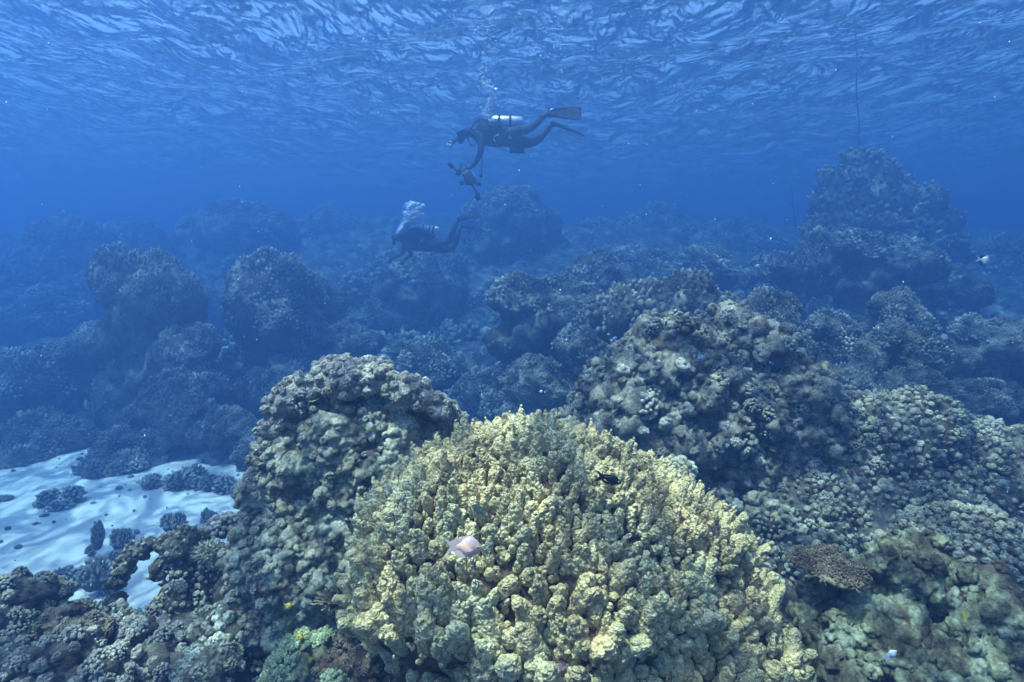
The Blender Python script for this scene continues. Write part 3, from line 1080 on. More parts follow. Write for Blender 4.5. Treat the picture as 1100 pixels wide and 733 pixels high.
def coral_head(px, top, hw, D, label, depth=1.0, dens=True, foot=None):
    """head whose top shows at (px, top), hw photo pixels half wide, standing on the slope"""
    if D > 7.7: D = min(7.7 + (D - 7.7) * 1.35, 19.5 if top < 216 else 24)      # read as far as the haze says
    r = hw / F * D
    p = P(px, top, D)
    g = foot if foot is not None else float(ground_z([p.x], [p.y])[0])
    Hn = max(.75, (p.z - g + .25 * r) / r)
    best = sorted(HV, key=lambda v: abs(math.log(v[0] / Hn)) + random.uniform(0, .18))[0]
    sz = Hn / best[0]
    o = obj('coral_colony', best[1], None, (p.x, p.y + r * depth * .5, p.z), (0, 0, random.uniform(0, 6.28)), (r, r * depth, r * sz))
    tag(o, label, 'coral', 'coral heads fading into the blue behind')
    c = obj('knob_cover', best[2], o)
    c['kind'] = 'stuff'
    return o


HEADS = [
    (140, 272, 43, 9.0, 'dark mushroom-shaped coral head standing alone in the blue on the left'),
    (42, 246, 60, 15, 'faint coral wall far back at the left edge'),
    (136, 236, 32, 16, 'small hazy block behind the dark mushroom-shaped head'),
    (248, 215, 62, 18, 'broad hazy coral block highest on the left, far behind'),
    (345, 224, 32, 19, 'hazy coral block right of the broad highest block on the left'),
    (275, 280, 52, 9.5, 'tall pale-knobbed coral tower right of the dark mushroom head'),
    (330, 300, 32, 11, 'dim coral shoulder on the right side of the tall pale-knobbed tower'),
    (190, 355, 30, 8.6, 'rounded pale coral dome below the gap between mushroom head and tower'),
    (182, 402, 46, 8.1, 'brightest pale coral mass at the back edge of the sand'),
    (238, 440, 30, 7.8, 'small coral dome right of the brightest pale mass, near the sand'),
    (90, 352, 40, 9.6, 'sloping coral shelf left of the rounded pale dome'),
    (5, 378, 48, 9.0, 'pale coral mass at the left edge, halfway down'),
    (22, 456, 50, 8.0, 'broad knobby coral mound on the sand at the left edge'),
    (118, 472, 38, 7.6, 'low coral clump at the far rim of the sand, centre left'),
    (270, 470, 26, 7.6, 'coral clump beside the boulder at the far rim of the sand'),
    (300, 385, 40, 9.2, 'dim coral dome just above the left boulder'),
    (360, 350, 34, 10.0, 'dim coral dome between the tower and the dark block'),
    (436, 272, 60, 13.4, 'big dark coral block directly under the lower diver'),
    (552, 200, 50, 19, 'tall pale-topped pinnacle behind the fins of the lower diver'),
    (470, 255, 44, 16, 'hazy coral block between the lower diver and the pale-topped pinnacle'),
    (455, 372, 44, 9.0, 'low dark coral dome above the grey rim of the boulder'),
    (520, 400, 38, 8.4, 'dim coral dome in the dark gap above the yellow coral'),
    (592, 300, 58, 9.0, 'large shaded coral dome left of the finely knobbed dome'),
    (648, 277, 40, 10.5, 'light-capped coral dome behind the large shaded dome'),
    (690, 264, 46, 13, 'flat pale coral shelf beyond the light-capped dome'),
    (735, 295, 84, 6.6, 'wide finely knobbed dome right behind the big mound'),
    (830, 322, 42, 6.4, 'sloping knobbed coral dropping right from the wide fine dome'),
    (705, 224, 54, 20, 'hazy flat-topped coral block right of the upper pinnacle'),
    (645, 236, 36, 19, 'small hazy block between pale-topped pinnacle and flat-topped block'),
    (800, 240, 56, 18, 'hazy low coral block under the slanting short rope'),
    (765, 268, 40, 12, 'dim coral dome behind the wide finely knobbed dome'),
    (886, 253, 21, 10.5, 'slim pillar coral with a pale cap left of the tall pinnacle foot'),
    (955, 250, 50, 10.5, 'squarish coral block with yellowish tips below the pinnacle'),
    (838, 275, 30, 11, 'dim coral clump left of the slim pillar'),
    (978, 320, 34, 7.6, 'rounded grey dome below the squarish block'),
    (896, 343, 36, 6.9, 'smooth-topped knobbed dome left of the right-hand pair of domes'),
    (975, 356, 42, 6.3, 'pale knobbed dome in front of the rounded grey dome'),
    (1040, 290, 27, 11, 'dark coral column near the right edge'),
    (1088, 345, 36, 7.6, 'round coral head cut by the right edge under the dark column'),
    (1030, 366, 22, 7.8, 'dim small dome between pale knobbed dome and right edge'),
    (925, 398, 40, 5.9, 'low field of pale knobs behind the shaded ridge'),
    (1000, 402, 34, 5.9, 'small knobbed coral low behind the shaded ridge, right part'),
    (1075, 410, 34, 6.4, 'dim coral clump at the right edge above the brown dome'),
    (1050, 445, 26, 5.6, 'small dim coral just left above the brown edge dome'),
    (860, 378, 26, 6.2, 'small pale coral beside the right slope of the big mound'),
    (640, 340, 40, 7.8, 'dim coral slope left behind the big mound'),
    (570, 390, 36, 7.6, 'dim coral patch left of the small half-black fish'),
    (1090, 262, 40, 15, 'barely visible coral block at the far right edge'),
    (410, 318, 40, 13, 'hazy coral at the left foot of the dark block under the diver'),
    (200, 300, 36, 13, 'hazy coral column between mushroom head and tower'),
    (20, 310, 44, 13, 'dim coral slope at the left edge under the faint wall'),
    (75, 296, 30, 14, 'dim coral knoll left of the dark mushroom head'),
]
for hd in HEADS:
    coral_head(*hd)

# ---- pinnacle rising nearly to the surface, right
def pinnacle():
    D = 15.0
    q = lambda px, py, d=0: tuple(P(px, py, D + d))
    o = P(935, 300, D)
    t = empty('reef_pinnacle', (o.x, o.y, float(ground_z([o.x], [o.y])[0])), 'tall stepped reef pinnacle reaching almost to the surface under the long rope', 'reef')
    balls = []
    for (px, py, hw, d) in [(925, 168, 20, 0), (920, 185, 34, 0), (925, 205, 44, .2), (930, 230, 54, .3), (935, 262, 66, .4), (935, 300, 76, .4), (930, 345, 84, .4), (930, 390, 90, .4),
                            (985, 212, 22, .4), (992, 232, 28, .4), (1000, 260, 34, .4), (1005, 300, 40, .3), (895, 210, 20, -.2), (885, 240, 22, -.2), (960, 196, 16, 0)]:
        r = hw / F * D
        balls.append((q(px, py + hw * .35, d), (r, r * .85, r * .55 if hw < 60 else r * .8)))
    V, T = blob(balls, .10, 2)
    V, K = roughen(V, T, [('n', 1.4, .26), ('n', .5, .16), ('k', .42, .18), ('n', .2, .05)], 141)
    body('pinnacle_rock', V, T, K, M_farb, t)
    Pt, Nn = sample(V, T, 9000, .17, 31, lambda p, n: n[:, 2] > -.1)
    stuff_cover('coral_knobs', NUB, M_far, Pt[:2200], Nn[:2200], .14, .4, 71, t)


pinnacle()

# ---- small bommies on and round the sand
SANDBITS = [
    (66, 543, 24, 6.3, 'grey coral clump standing on the open sand, left'),
    (48, 549, 10, 6.3, 'small coral knob touching the grey clump on the sand'),
    (6, 544, 10, 6.5, 'small coral lump on the sand at the left edge'),
    (50, 571, 6, 6.0, 'pebble-sized coral lump in front of the grey clump'),
    (102, 568, 11, 5.2, 'dark upright coral post by the near edge of the sand'),
    (128, 573, 15, 5.2, 'dark rounded coral beside the upright post, just right of it'),
    (168, 530, 17, 6.9, 'low round coral on the sand left of the long rubble strip'),
    (205, 522, 26, 6.9, 'middle of the coral rubble strip lying across the sand'),
    (238, 520, 22, 6.8, 'right end of the coral rubble strip beside the boulder'),
    (185, 555, 14, 5.6, 'small pale coral cone on the near sand above the arch'),
    (222, 552, 12, 5.6, 'dark round coral by the boulder above the arch'),
    (72, 612, 24, 4.6, 'flat dark coral clump at the near rim of the sand'),
    (105, 605, 22, 4.5, 'grey-blue coral clump just left behind the arch'),
    (140, 500, 20, 7.5, 'small coral mound where sand meets the back reef'),
    (100, 512, 14, 7.4, 'tiny coral mound on the far sand left of centre'),
    (40, 575, 5, 5.8, 'tiny bit of coral lying on the sand near the left edge'),
]
for (px, py, hw, D, lab) in SANDBITS:
    r = hw / F * D
    p = P(px, py, D)
    p.z = float(ground_z([p.x], [p.y])[0])
    top = P(px, py, D).z
    hgt = max(r * .8, top - p.z)
    i = random.randrange(4)
    t = empty('coral_clump', p, lab, 'coral', 'coral clumps around the sand')
    n = 1 if hw < 8 else 4 if hgt < r * 1.6 else 3
    for k in range(n):
        a = k * 2.1 + px
        rr = r * (1 if n == 1 else .62)
        off = Vector((math.cos(a) * r * .45, math.sin(a) * r * .4, 0)) * (n > 1)
        zz = hgt * (.35 if k % 2 else .8) if n > 1 else hgt * .3
        kk_ = pm_far[(i + k) % 4] if 'pm_far' in globals() else None
        if kk_ is None:
            pm_far = [pm('knob_cluster', M_far, cluster(60, 500 + s, 1, w=.30)) for s in range(4)]
            kk_ = pm_far[(i + k) % 4]
        obj('knob_cluster', kk_, t, off + Vector((0, 0, zz - rr * .6)), (0, 0, a), (rr, rr, max(rr * .8, zz * .7)))

# scattered rubble over ledge and slope
rg = np.random.default_rng(77)
pts = []
while len(pts) < 2600:
    a = R(rg.uniform(-48, 48)); d = 1.6 * (17 / 1.6) ** rg.random()
    pts.append((d * math.sin(a), d * math.cos(a)))
pts = np.array(pts)
f = reefness(pts[:, 0], pts[:, 1])
pts = pts[f > .75]
Pz = np.column_stack([pts, ground_z(pts[:, 0], pts[:, 1])])
dd = np.hypot(pts[:, 0], pts[:, 1])
CL_LO = [cluster(20, 520 + q_, 1, w=.42) for q_ in range(4)]
rub = stuff_cover('coral_rubble', CL_LO + CL_LO + CRLO[:1] + FLOW[:3], M_olive, Pz, np.tile([0, 0, 1.0], (len(Pz), 1)), lambda p: .024 * math.hypot(p[0], p[1]) * random.uniform(.4, 1.2), .3, 78, None, -.1)
tag(rub, 'low knobbly coral growth and rubble between the coral heads')
pts = np.column_stack([rg.uniform(-8, .4, 900), rg.uniform(3.1, 8.4, 900)])
f = reefness(pts[:, 0], pts[:, 1])
pts = pts[(f < .35) & (rg.random(900) < .3 + .7 * sstep(-.1, .5, vn(np.column_stack([pts, pts[:, 0] * 0]), .9, 4)))]
Pz = np.column_stack([pts, ground_z(pts[:, 0], pts[:, 1])])
frag = stuff_cover('coral_fragments', CRLO[:3] + LLOW[:2], M_far, Pz, np.tile([0, 0, 1.0], (len(Pz), 1)), lambda p: .030 * (random.random() ** 2 * 1.6 + .3), .3, 79, None, .1)
tag(frag, 'broken coral fragments lying on the pale sand')
#---REEF-END---


# ================================================================== DIVERS
M_suit = plain('black_neoprene', (.022, .024, .028), .75, 0, .25, 9)
M_bcd = plain('black_nylon', (.018, .019, .022), .85, 0, .2, 30)
M_rubber = plain('black_rubber', (.014, .014, .016), .8, 0, .15)
M_steel = plain('bare_aluminium', (.78, .80, .82), .28, .75, .6, 20)
M_white = plain('white_paint', (.85, .86, .86), .2, 0, .6)
M_glass = plain('mask_glass', (.10, .14, .18), .08, 0, .8)
M_purple = plain('purple_trim', (.32, .05, .35), .6)
M_skin = plain('face_skin', (.45, .30, .23), .6)
M_rope = plain('weathered_rope', (.20, .18, .14), .9, 0, .1, 60)
M_camera = plain('black_housing', (.04, .045, .05), .4, .2, .5)


def skin_mesh(name, chains, mat, L, sub=2):
    """chains: lists of ((x,y,z), radius); first point of later chains joins the nearest existing joint"""
    verts, rads, edges = [], [], []
    for ch in chains:
        prev = None
        for j, (p, r) in enumerate(ch):
            p = Vector(p) - L
            if j == 0 and verts:
                k = min(range(len(verts)), key=lambda i: (verts[i] - p).length)
                if (verts[k] - p).length < .02:
                    prev = k
                    continue
            verts.append(p); rads.append(r)
            k = len(verts) - 1
            if prev is None and k > 0 and j == 0:
                prev = min(range(k), key=lambda i: (verts[i] - p).length)
            if prev is not None: edges.append((prev, k))
            prev = k
    me = bpy.data.meshes.new(name + '_cage')
    me.from_pydata(verts, edges, [])
    o = bpy.data.objects.new('tmp', me)
    COL.objects.link(o)
    sk = o.modifiers.new('s', 'SKIN')
    sk.use_smooth_shade = True
    lay = me.skin_vertices.new() if not me.skin_vertices else me.skin_vertices[0]
    for i, r in enumerate(rads):
        rr = r if isinstance(r, tuple) else (r, r)
        lay.data[i].radius = rr
        lay.data[i].use_root = (i == 0)
    su = o.modifiers.new('u', 'SUBSURF')
    su.levels = su.render_levels = sub
    dg = bpy.context.evaluated_depsgraph_get()
    nm = bpy.data.meshes.new_from_object(o.evaluated_get(dg))
    nm.name = name
    bpy.data.objects.remove(o)
    bpy.data.meshes.remove(me)
    nm.materials.clear()
    nm.materials.append(mat)
    nm.polygons.foreach_set('use_smooth', [True] * len(nm.polygons))
    return nm


def tube_obj(name, pts, rad_, mat, parent, L, sides=8):
    if not isinstance(rad_, list): rad_ = [rad_] * len(pts)
    V, T = tube([Vector(p) - L for p in pts], rad_, sides)
    return obj(name, mesh(name, V, T, mat), parent)


def capsule(name, a, b, r, mat, parent, L, sides=18):
    a, b = Vector(a), Vector(b)
    d = (b - a).normalized()
    n = (b - a).length
    prof = [(0, .02), (.02, .45), (.06, .8), (.13, 1), (.5, 1), (.87, 1), (.95, .9), (.985, .7), (1, .02)]
    return tube_obj(name, [a + d * n * t for t, _ in prof], [r * k for _, k in prof], mat, parent, L, sides)


def box_obj(name, c, axes, dims, mat, parent, L, bev=.25):
    """rounded box: axes = three unit vectors"""
    bm = bmesh.new()
    bmesh.ops.create_cube(bm, size=1)
    for v in bm.verts:
        v.co = Vector((v.co.x * dims[0], v.co.y * dims[1], v.co.z * dims[2]))
    bmesh.ops.bevel(bm, geom=bm.edges[:], offset=min(dims) * bev, segments=3, profile=.6, affect='EDGES')
    M = Matrix((axes[0], axes[1], axes[2])).transposed()
    for v in bm.verts:
        v.co = M @ v.co + Vector(c) - L
    me = bpy.data.meshes.new(name)
    bm.to_mesh(me)
    bm.free()
    me.polygons.foreach_set('use_smooth', [True] * len(me.polygons))
    me.materials.append(mat)
    return obj(name, me, parent)


def fin_obj(name, root, tip, wide, w0, w1, mat, parent, L, curl=.0):
    """swim fin: foot pocket and blade with side rails"""
    root, tip, wide = Vector(root), Vector(tip), Vector(wide).normalized()
    ax = tip - root
    n = ax.cross(wide).normalized()
    V, T = [], []
    NS = 12
    for i in range(NS + 1):
        t = i / NS
        wv = (w0 + (w1 - w0) * sstep(.1, .8, np.array([t]))[0]) * (1 if t < .94 else .86)
        th = .045 * (1 - t) ** 2 * 1.0 + .006
        c = root + ax * t + n * curl * t * t - L
        for (a, b) in [(-1, .6), (-.96, 1.6), (-.8, .5 if t > .3 else 1), (0, .5 if t > .3 else 1.2), (.8, .5 if t > .3 else 1), (.96, 1.6), (1, .6)]:
            V.append(c + wide * wv * .5 * a + n * th * b * .5)
        for (a, b) in reversed([(-1, .6), (-.96, 1.6), (-.8, .5 if t > .3 else 1), (0, .5 if t > .3 else 1.2), (.8, .5 if t > .3 else 1), (.96, 1.6), (1, .6)]):
            V.append(c + wide * wv * .5 * a - n * th * b * .5)
    m = 14
    for i in range(NS):
        for k in range(m):
            p, q = i * m + k, i * m + (k + 1) % m
            T.append((p, q, q + m)); T.append((p, q + m, p + m))
    for k in range(1, m - 1):
        T.append((0, k + 1, k)); T.append((NS * m, NS * m + k, NS * m + k + 1))
    return obj(name, mesh(name, np.array(V), np.array(T), mat), parent)


def hand_chains(w, d, up, s=1.0, curl=.5):
    """palm and five fingers from wrist w pointing along d"""
    w, d, up = Vector(w), Vector(d).normalized(), Vector(up)
    side = d.cross(up).normalized()
    up = side.cross(d).normalized()
    palm = w + d * .075 * s
    ch = [[(w, .026 * s), (w + d * .035 * s, (.032 * s, .022 * s)), (palm, (.036 * s, .018 * s))]]
    for i, ln in enumerate((.070, .082, .076, .060)):
        b = palm + side * (i - 1.5) * .019 * s
        dd = (d - up * curl * .3).normalized()
        m = b + dd * ln * .5 * s
        e = m + (d * (1 - curl) - up * curl).normalized() * ln * .45 * s
        ch.append([(palm, .01), (b, .011 * s), (m, .0095 * s), (e, .008 * s)])
    tb = w + d * .03 * s + side * .03 * s
    ch.append([(w + d * .035 * s, .01), (tb, .013 * s), (tb + (d * .6 + side * .6 - up * .2) * .035 * s, .011 * s), (tb + (d * .9 + side * .5 - up * .4) * .062 * s, .009 * s)])
    return ch


def diver_upper():
    D = 9.7
    q = lambda u, v, dy=0: P(470 + u / 6.11, 100 + v / 6.11, D + dy)
    L = q(400, 300)
    t = empty('person', L, 'upper diver in black wetsuit swimming left with aluminium tank, holding a camera rig below', 'person', 'divers')
    chains = [
        [(q(500, 295), (.125, .15)), (q(440, 298), (.125, .145)), (q(370, 300), (.15, .165)), (q(300, 290), (.155, .18)), (q(252, 272), (.10, .11)), (q(222, 262), .062), (q(196, 258), (.098, .085)), (q(172, 268), (.10, .085)), (q(158, 280), .06)],
        # near arm, reaching down to the camera
        [(q(300, 290), .1), (q(285, 305, -.17), .072), (q(288, 350, -.21), .062), (q(282, 392, -.22), .054), (q(262, 440, -.20), .047), (q(232, 478, -.17), .036), (q(205, 498, -.14), .027)],
        # far arm, stretched forward
        [(q(300, 290), .1), (q(262, 268, .17), .066), (q(215, 272, .24), .055), (q(165, 285, .26), .046), (q(135, 300, .24), .036), (q(112, 318, .22), .027)],
        # near leg (upper in the picture)
        [(q(500, 295), .1), (q(495, 255, -.10), (.105, .10)), (q(550, 245, -.12), .090), (q(605, 240, -.12), .066), (q(640, 208, -.12), .062), (q(680, 168, -.12), .054), (q(715, 140, -.12), .038), (q(748, 122, -.12), .036)],
        # far leg
        [(q(500, 295), .1), (q(530, 322, .10), (.11, .11)), (q(590, 330, .12), .098), (q(650, 322, .12), .068), (q(682, 286, .12), .064), (q(715, 248, .12), .056), (q(745, 218, .12), .040), (q(768, 200, .12), .036)],
    ]
    chains += hand_chains(q(205, 498, -.14), (q(178, 520, -.1) - q(205, 498, -.14)), (0, -1, .2), 1.0, .8)
    chains += hand_chains(q(112, 318, .22), (q(88, 340, .2) - q(112, 318, .22)), (0, -1, .2), .95, .5)
    obj('wetsuit_body', skin_mesh('wetsuit_body', chains, M_suit, L), t)
    # buoyancy jacket hugging the back and flanks
    b = [((q(345, 235)), (.20, .20, .10)), ((q(300, 240)), (.14, .18, .10)), ((q(395, 232)), (.14, .17, .09)), ((q(330, 270, -.10)), (.16, .12, .12)), ((q(330, 270, .10)), (.16, .12, .12)), (q(440, 252), (.12, .16, .07)),
         (q(295, 200), (.09, .08, .05))]
    V, T = blob(b, .022, 4)
    V, K = roughen(V, T, [('n', .09, .012)], 161)
    obj('buoyancy_jacket', mesh('buoyancy_jacket', V - np.array(L), T, M_bcd), t)
    tk = capsule('tank', q(345, 183), q(566, 190), .088, M_steel, t, L)
    tube_obj('tank_band', [q(395, 183.5), q(412, 184)], .093, M_bcd, tk, L, 18)
    tube_obj('tank_band', [q(470, 186), q(484, 186.5)], .093, M_bcd, tk, L, 18)
    tube_obj('tank_valve', [q(350, 183), q(330, 182), q(318, 178)], [.022, .028, .02], M_steel, tk, L, 10)
    tube_obj('first_stage', [q(322, 180, -.04), q(322, 180, .05)], [.030, .030], M_camera, tk, L, 12)
    # mask, regulator, hoses
    ax = (q(120, 300) - q(175, 270)).normalized()
    sd_ = Vector((0, 1, 0)); upv = ax.cross(sd_).normalized()
    mk = box_obj('dive_mask', q(146, 278), (ax, sd_, upv), (.07, .17, .10), M_rubber, t, L)
    box_obj('mask_lens', q(140, 281), (ax, sd_, upv), (.05, .14, .07), M_glass, mk, L)
    tube_obj('mask_strap', [q(150, 262, -.09), q(180, 240, -.085), q(210, 238, -.03), q(212, 238, .03), q(180, 240, .085), q(150, 262, .09)], .010, M_rubber, t, L)
    rg_ = tube_obj('regulator', [q(168, 312, 0), q(150, 318, 0), q(138, 322, 0)], [.03, .042, .036], M_rubber, t, L, 12)
    tube_obj('hose', [q(318, 178, -.05), q(280, 172, -.14), q(240, 200, -.22), q(212, 245, -.22), q(190, 290, -.14), q(160, 314, -.02)], .011, M_rubber, t, L)
    tube_obj('hose', [q(322, 178, .05), q(270, 178, .16), q(225, 225, .22), q(200, 300, .12), q(215, 345, .0), q(240, 350, -.1)], .010, M_rubber, t, L)
    tube_obj('hose', [q(318, 180, -.04), q(330, 200, -.22), q(370, 260, -.24), q(378, 310, -.2)], .009, M_rubber, t, L)
    # harness hardware
    tube_obj('buckle', [q(368, 290, -.19), q(385, 280, -.2), q(402, 272, -.2)], .008, M_white, t, L, 6)
    tube_obj('buckle', [q(370, 300, -.2), q(378, 325, -.2)], .008, M_white, t, L, 6)
    box_obj('trim_patch', q(476, 285, -.145), (Vector((1, 0, 0)), Vector((0, 1, 0)), Vector((0, 0, 1))), (.055, .02, .09), M_purple, t, L)
    tube_obj('waist_strap', [q(455, 240, -.14), q(440, 290, -.175), q(432, 340, -.15)], .018, M_bcd, t, L)
    box_obj('belly_pouch', q(523, 377, -.02), (Vector((1, 0, 0)), Vector((0, 1, 0)), Vector((0, 0, 1))), (.25, .14, .075), M_bcd, t, L)
    # fins
    f1 = fin_obj('fin', q(722, 128, -.12), q(942, 138, -.10), q(940, 185, -.1) - q(940, 92, .02), .13, .27, M_rubber, t, L, -.02)
    tube_obj('fin_buckle', [q(735, 112, -.13), q(765, 106, -.13)], .014, M_steel, f1, L, 8)
    f2 = fin_obj('fin', q(745, 198, .12), q(968, 262, .14), (0, 1, .45), .12, .24, M_rubber, t, L, -.05)
    tube_obj('fin_strap', [q(742, 205, .07), q(745, 190, .12), q(750, 205, .17)], .010, M_rubber, f2, L)
    # small light in the far hand: a thing of its own
    c = q(80, 345, .2)
    h = empty('dive_torch', c, 'small shiny dive light in the outstretched hand of the upper diver', 'torch')
    capsule('torch_body', q(96, 338, .2), q(66, 350, .2), .022, M_steel, h, c, 12)
    capsule('torch_head', q(72, 330, .2), q(66, 350, .2), .026, M_white, h, c, 12)
    for a, b_ in (((98, 325), (80, 318)), ((100, 355), (104, 366))):
        tube_obj('clip', [q(*a, .2), q(*b_, .2)], .009, M_steel, h, c, 6)
    # camera rig
    c = q(225, 560, -.1)
    h = empty('camera_rig', c, 'underwater camera housing with two strobe arms held by the upper diver', 'camera')
    e1 = (q(245, 590, -.1) - q(190, 520, -.1)).normalized(); e2 = Vector((0, 1, 0)); e3 = e1.cross(e2).normalized()
    hs_ = box_obj('housing', q(212, 560, -.1), (e1, e2, e3), (.24, .20, .14), M_camera, h, c)
    capsule('lens_port', q(205, 575, -.1), q(178, 588, -.1), .060, M_rubber, hs_, c, 16)
    box_obj('viewfinder', q(240, 540, -.1), (e1, e2, e3), (.12, .09, .03), M_steel, hs_, c)
    capsule('focus_light', q(172, 582, -.15), q(148, 598, -.15), .032, M_rubber, h, c, 12)
    tube_obj('handle', [q(150, 512, -.1), q(150, 480, -.1), q(168, 466, -.1), q(192, 480, -.1), q(195, 505, -.1)], .016, M_camera, h, c)
    tube_obj('strobe_arm', [q(160, 520, -.1), q(142, 505, -.12), q(120, 500, -.14)], .018, M_camera, h, c)
    capsule('strobe', q(132, 542, -.14), q(142, 510, -.14), .042, M_rubber, h, c, 14)
    tube_obj('strobe_arm', [q(128, 512, -.14), q(98, 486, -.16)], .016, M_camera, h, c)
    capsule('float', q(102, 494, -.16), q(72, 458, -.18), .034, M_rubber, h, c, 14)
    tube_obj('strobe_arm', [q(228, 605, -.1), q(248, 640, -.1), q(262, 672, -.1)], .016, M_camera, h, c)
    capsule('strobe', q(246, 690, -.1), q(282, 678, -.1), .055, M_rubber, h, c, 14)
    capsule('strobe', q(255, 600, -.05), q(285, 596, -.05), .030, M_rubber, h, c, 14)
    tube_obj('handle', [q(206, 462, -.14), q(202, 446, -.14), q(215, 435, -.14), q(228, 443, -.14), q(222, 458, -.14)], .009, M_camera, h, c)
    pts = []
    for i in range(60):
        k = i / 59
        pts.append(q(295 - 10 * k, 418 + 122 * k, -.24) + Vector((math.cos(i * 1.1) * .013, math.sin(i * 1.1) * .013, 0)))
    tube_obj('coiled_lanyard', pts, .005, M_rubber, t, L, 5)
    capsule('lanyard_clip', q(287, 532, -.24), q(284, 556, -.24), .024, M_rubber, t, L, 10)


def diver_lower():
    D = 12.0
    q = lambda u, v, dy=0: P(410 + u / 8.142, 200 + v / 8.142, D + dy)
    L = q(350, 480)
    t = empty('person', L, 'lower hazier diver in black wetsuit with bent knees, above the dark coral block', 'person', 'divers')
    chains = [
        [(q(450, 520), (.13, .15)), (q(380, 515), (.14, .15)), (q(310, 500), (.165, .18)), (q(245, 490), (.17, .19)), (q(195, 468), (.11, .12)), (q(168, 455), .065), (q(148, 445), (.10, .088)), (q(130, 455), (.10, .088)), (q(118, 470), .06)],
        [(q(245, 490), .1), (q(225, 520, -.18), .075), (q(250, 570, -.24), .060), (q(262, 600, -.26), .052), (q(235, 622, -.3), .042), (q(205, 645, -.34), .028)],
        [(q(245, 490), .1), (q(205, 510, .18), .072), (q(190, 560, .24), .060), (q(170, 600, .24), .052), (q(135, 615, .2), .042), (q(105, 628, .16), .028)],
        [(q(450, 520), .1), (q(470, 500, -.10), (.11, .11)), (q(535, 500, -.12), .098), (q(588, 492, -.12), .074), (q(612, 430, -.12), .068), (q(640, 360, -.12), .056), (q(662, 308, -.12), .038), (q(676, 290, -.12), .036)],
        [(q(450, 520), .1), (q(480, 540, .10), (.12, .12)), (q(555, 552, .12), .10), (q(625, 550, .12), .075), (q(645, 490, .12), .070), (q(668, 420, .12), .058), (q(688, 372, .12), .040), (q(702, 356, .12), .036)],
    ]
    chains += hand_chains(q(205, 645, -.34), q(190, 660, -.34) - q(205, 645, -.34), (0, -1, .2), 1.0, .6)
    chains += hand_chains(q(105, 628, .16), q(90, 640, .16) - q(105, 628, .16), (0, -1, .2), 1.0, .6)
    obj('wetsuit_body', skin_mesh('wetsuit_body', chains, M_suit, L), t)
    V, T = blob([(q(300, 420), (.22, .20, .14)), (q(230, 440), (.17, .18, .14)), (q(370, 420), (.15, .17, .10)), (q(270, 470, -.1), (.2, .12, .15)), (q(270, 470, .1), (.2, .12, .15)), (q(430, 440), (.10, .14, .06))], .024, 4)
    V, K = roughen(V, T, [('n', .09, .012)], 171)
    obj('buoyancy_jacket', mesh('buoyancy_jacket', V - np.array(L), T, M_bcd), t)
    tk = capsule('tank', q(275, 368), q(502, 392), .088, M_white, t, L)
    for a, b_ in (((355, 377), (370, 378.5)), ((417, 383), (428, 384)), ((448, 386.5), (464, 388))):
        tube_obj('tank_band', [q(*a), q(*b_)], .093, M_bcd, tk, L, 18)
    tube_obj('tank_valve', [q(280, 368), q(258, 366), q(250, 362)], [.024, .03, .02], M_steel, tk, L, 10)
    ax = (q(95, 470) - q(145, 445)).normalized(); sd_ = Vector((0, 1, 0)); upv = ax.cross(sd_).normalized()
    mk = box_obj('dive_mask', q(108, 458), (ax, sd_, upv), (.07, .17, .10), M_rubber, t, L)
    box_obj('mask_lens', q(102, 461), (ax, sd_, upv), (.05, .14, .07), M_glass, mk, L)
    tube_obj('regulator', [q(118, 490), q(104, 498), q(96, 502)], [.03, .042, .036], M_rubber, t, L, 12)
    tube_obj('hose', [q(252, 362, -.05), q(210, 375, -.2), q(160, 420, -.24), q(140, 480, -.14), q(112, 494, -.02)], .012, M_rubber, t, L)
    tube_obj('hose', [q(255, 362, .05), q(210, 380, .2), q(180, 500, .2), q(230, 560, .0)], .010, M_rubber, t, L)
    tube_obj('buckle', [q(345, 470, -.19), q(350, 485, -.2)], .014, M_white, t, L, 6)
    tube_obj('buckle', [q(365, 455, -.19), q(370, 462, -.2)], .012, M_white, t, L, 6)
    fin_obj('fin', q(655, 298, -.12), q(862, 242, -.06), (q(0, 60, -.35) - q(0, 0, .3)), .12, .22, M_rubber, t, L, .05)
    fin_obj('fin', q(690, 352, .12), q(915, 378, .16), (0, 1, .12), .12, .22, M_rubber, t, L, -.06)


diver_upper()
diver_lower()

# ---- bubbles
M_bub = bpy.data.materials.new('air_bubble')
M_bub.use_nodes = True
b_ = M_bub.node_tree.nodes['Principled BSDF']
b_.inputs['Base Color'].default_value = (.92, .95, 1, 1)
b_.inputs['Roughness'].default_value = .08
b_.inputs['Metallic'].default_value = .75


def bubbles(label, spots, seed):
    """spots: (px, py, spread px, D, count, radius m)"""
    rg = np.random.default_rng(seed)
    V0, T0 = ico(2)
    Vs, Ts, m = [], [], 0
    L = P(spots[0][0], spots[0][1], spots[0][3])
    for (px, py, sp, D, n, r) in spots:
        for i in range(n):
            c = np.array(P(px + rg.normal(0, sp), py + rg.normal(0, sp * .9), D + rg.normal(0, .06))) - np.array(L)
            rr = r * rg.lognormal(0, .45)
            Vs.append(V0 * [rr, rr, rr * .65] + c); Ts.append(T0 + m); m += len(V0)
    o = obj('bubbles', mesh('bubbles', np.concatenate(Vs), np.concatenate(Ts), M_bub), None, L)
    tag(o, label, kind='stuff')


